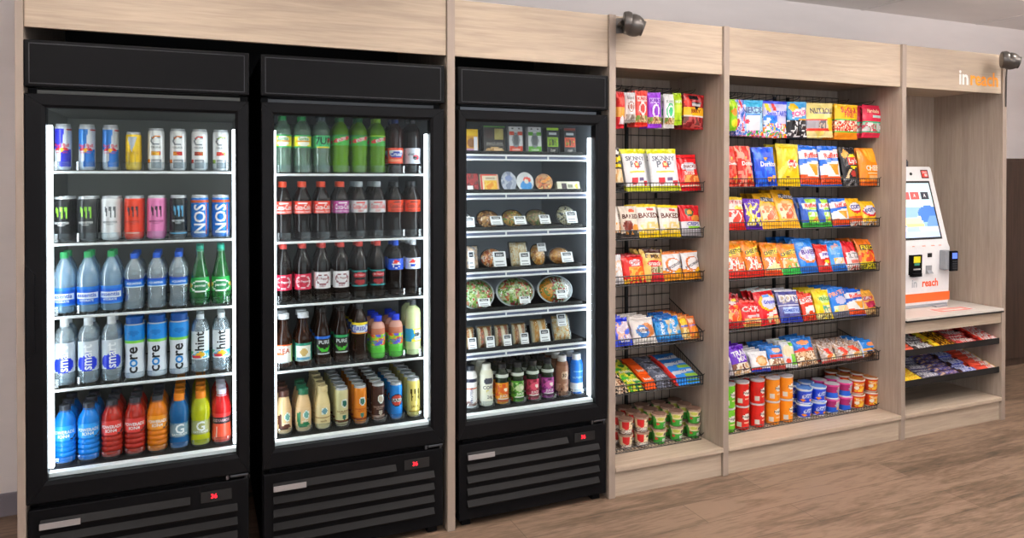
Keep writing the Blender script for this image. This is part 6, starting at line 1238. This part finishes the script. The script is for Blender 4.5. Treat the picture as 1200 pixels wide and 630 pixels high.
def kbox(b, x0, z0, x1, z1, o0, o1):
    P = lambda x, z, o: (x, kf(0, z) - o, z)
    n = len(b.v); b.v += [P(x, z, o) for o in (o0, o1) for x, z in ((x0, z0), (x1, z0), (x1, z1), (x0, z1))]
    for q in ((4, 5, 6, 7), (0, 3, 2, 1), (0, 1, 5, 4), (1, 2, 6, 5), (2, 3, 7, 6), (3, 0, 4, 7)): b.face(tuple(n + i for i in q))
b = MB(); kbox(b, -h - .0012, .035, h + .0012, .088, -.15, .0015); b.build('orange_stripe', flat('kiosk_orange', '#f4692a', 0.35), r)
b = MB(); kbox(b, -.165, .412, .165, .768, -.003, .0022); bz = b.build('screen_bezel', BLACKM, r)
cfs = colour([R_(0, .86, 1, 1, '#bcd4dc'), R_(.14, .70, .36, .84, '#c85a58'), R_(.40, .70, .64, .84, '#c85a58'), R_(.70, .70, .92, .84, '#3a3c44'), R_(0, .56, 1, .64, '#d8e2d8'), R_(.0, .0, 1, .55, '#8fb4e4'),
    E_(.8, .42, .3, .16, '#4a78c8'), E_(.9, .2, .2, .2, '#6a94d0'), P_([(0, .22), (.6, .22), (.55, .38), (0, .34)], '#f4e4b8'), P_([(.1, .20), (.62, .20), (.6, .24), (.1, .24)], '#e8c890'), R_(0, 0, 1, .10, '#b8cce8'), N_(0, .1, 1, .2, ['#b8c8e8', '#a8bce4', '#d8dcec'], 3)], '#c4dcde')
b = MB(); n = 36
for i in range(n):
    for j in range(n):
        X = lambda u: -.152 + .304 * u; Z = lambda v: .425 + .330 * v
        kq(b, X(i / n), Z(j / n), X((i + 1) / n), Z((j + 1) / n), .0030, cfs((i + .5) / n, (j + .5) / n))
b.text('A', lambda s, t: (s, kf(0, t) - .0036, t), .02, '#e8e4e4', cx=.091, cy=.679, step=1); b.text('A', lambda s, t: (s, kf(0, t) - .0036, t), .02, '#f4dcd8', cx=.002, cy=.679, step=1)
b.build('screen', attr('screen_image', .25, emit=.75), bz)
b = MB(); kbox(b, .108, .785, .172, .838, 0, .0012); s_ = b.build('sticker', BLACKM, r)
b = MB(); kq(b, .114, .791, .166, .833, .0016, lin('#e8382e')); kq(b, .136, .797, .160, .812, .0020, lin('#f2dcd8')); b.text('SALE', lambda s, t: (s, kf(0, t) - .0022, t), .014, '#f6ece8', cx=.14, cy=.822, step=1); b.build('sticker_print', PAPER, s_)
b = MB(); b.lathe([(.009, 0), (.009, .004), (.006, .005)], seg=16); o = b.build('camera_lens', BLACKM, r, True); o.location = (.015, kf(0, .812) - .001, .812); o.rotation_euler = (PI / 2 - .25, 0, 0)
b = MB(); b.lathe([(.028, 0), (.028, .03), (.020, .045), (.008, .05)], seg=24); o = b.build('status_dome', flat('dark_dome', '#3a3c46', 0.2), r, True); o.location = (.02, .165, .858)
# payment devices
b = MB(); kbox(b, -.150, .205, -.055, .325, 0, .016); kbox(b, -.140, .195, -.065, .215, 0, .026); ba = b.build('bill_acceptor', BLACK, r)
b = MB(); kq(b, -.128, .278, -.070, .316, .0166, lin('#e8e02a')); kq(b, -.122, .262, -.076, .276, .0166, lin('#3a8a7a')); kbox(b, -.128, .235, -.070, .243, .016, .018); b.build('bill_slot', attr('bill_slot_print', .4), ba)
b = MB(); kbox(b, .012, .305, .046, .330, 0, .004); b.build('coin_slot', BLACKM, r)
b = MB(); kbox(b, -.002, .205, .046, .255, 0, .005); b.prism([(-.008, .207), (-.03, .207), (-.008, .235)], .002, .042, 'X'); b.build('coin_return', flat('grey_plastic', '#8f9196', 0.4), r)
b = MB(); b.box(.118, -.05, .225, .172, -.004, .345, b=.008); cr_ = b.build('card_reader', flat('reader_grey', '#8a8e94', 0.35), r)
b = MB(); b.box(.150, -.064, .218, .214, -.046, .342, b=.006); p = b.build('reader_face', BLACK, cr_)
b = MB(); b.quad((.160, -.0646, .295), (.204, -.0646, .295), (.204, -.0646, .330), (.160, -.0646, .330), lin('#5a7af0')); b.build('reader_screen', attr('reader_screen_image', .3, emit=.8), cr_)
b = MB()
for i in range(3):
    for j in range(4): b.box(.163 + i * .014, -.0658, .232 + j * .014, .173 + i * .014, -.0640, .240 + j * .014)
b.build('keypad', flat('reader_keys', '#3a3d44', 0.4), cr_)
b = MB(); F_ = lambda s, t: (s, kf(0, t) - .0012, t)
b.text('in', F_, .046, '#b4b8c0', cx=-.098, cy=.150, bold=.02, step=1); b.text('reach', F_, .048, '#ee5a2a', cx=.040, cy=.150, bold=.03, step=1); b.build('lettering', PAPER, r)
b = MB()
for x, w in ((-.115, .02), (-.03, .03), (.05, .03), (.115, .025)): kq(b, x, .372, x + w, .377, .0015, lin('#e8a088'))
b.build('legend_strip', PAPER, r)
b = MB(); b.box(-h + .01, .0, .0, h - .01, .2, .0175, b=.003); b.build('foot', flat('foot_grey', '#9a9ca2', 0.35), r)
b = MB(); b.box(.06, -.035, .0, .16, -.006, .010, b=.003); b.build('receipt_tray', flat('foot_grey', '#9a9ca2', 0.35), r)
# leaflet on the counter
b = MB(); cf = colour([R_(.04, .06, .96, .94, '#d8584a'), R_(.1, .14, .9, .86, '#e8b0a4'), R_(.2, .3, .8, .5, '#f0e4de'), T_('SCAN', .5, .66, .16, '#c8382a')], '#efe8e4'); n = 18
for i in range(n):
    for j in range(n): b.quad(*[(-.15 + .30 * u / n, -.045 + .09 * v / n, .0012) for u, v in ((i, j), (i + 1, j), (i + 1, j + 1), (i, j + 1))], cf((i + .5) / n, (j + .5) / n))
b.box(-.1505, -.0455, 0, .1505, .0455, .0008, lin('#efe8e4'))
q = b.build('counter_leaflet', PAPER); q.location = (4.13, .085, .6822); q.rotation_euler = (0, 0, -.03); tag(q, 'red and white leaflet lying on the kiosk counter', 'leaflet')

# ------------------------------------------------------------------ security cameras
def seccam(loc, yaw, tilt, label):
    r = empty('security_camera', loc, yaw); tag(r, label, 'security camera', 'security cameras on the cabinet top')
    M = flat('camera_bronze', '#5b5754', 0.28, 0.6); rot = Matrix.Rotation(PI / 2, 4, 'Y')
    def lz(b, prof, name, mat, R, off, par):
        q = MB(); q.lathe(prof, seg=28); q.v = [tuple(R @ Vector(v) + Vector(off)) for v in q.v]; return q.build(name, mat, par, True, 30)
    lz(None, [(.046, 0), (.050, .004), (.052, .022), (.048, .034), (.042, .038)], 'mount', M, rot, (0, 0, 0), r)
    R2 = Matrix.Rotation(tilt, 4, 'Y') @ rot
    body = lz(None, [(.038, 0), (.047, .010), (.050, .022), (.049, .040), (.043, .056), (.034, .068)], 'body', M, R2, (.018, 0, -.002), r)
    o = R2 @ Vector((0, 0, .060)) + Vector((.018, 0, -.002))
    lz(None, [(.034, 0), (.0345, .016), (.030, .016), (.029, .006)], 'hood', M, R2, tuple(o), body)
    lz(None, [(.027, 0), (.027, .009), (.012, .013)], 'lens', flat('lens_black', '#060607', 0.08), R2, tuple(o), body)
    return r
c1 = seccam((1.748, -.062, 2.168), math.radians(-26), math.radians(20), 'dark bronze security camera at the cabinet top above the right cooler')
c2 = seccam((4.345, -.062, 2.166), math.radians(-44), math.radians(14), 'dark bronze security camera at the corner right of the sign')
for c, x in ((c1, 1.735), (c2, 4.385)):
    b = MB(); lx = x - c.location.x; b.box(lx - .03, .0605, -.035, lx + .03, .0618, .035, b=.0); b.tube([(lx, .061, 0), (lx, .02, 0), (lx + .01, 0, 0)], .012, 10); b.build('bracket', flat('camera_bronze', '#5b5754', 0.28, 0.6), c, True)
pts = [(4.478, -.012, 2.14), (4.482, -.006, 2.08), (4.481, -.004, 1.9)]
b = MB(); b.tube([(4.40, -.04, 2.13)] + pts, .004, 8); q = b.build('camera_cable', flat('dark_cable', '#4a4542', 0.5), None, True); tag(q, 'thin dark cable running down below the corner security camera', 'cable')
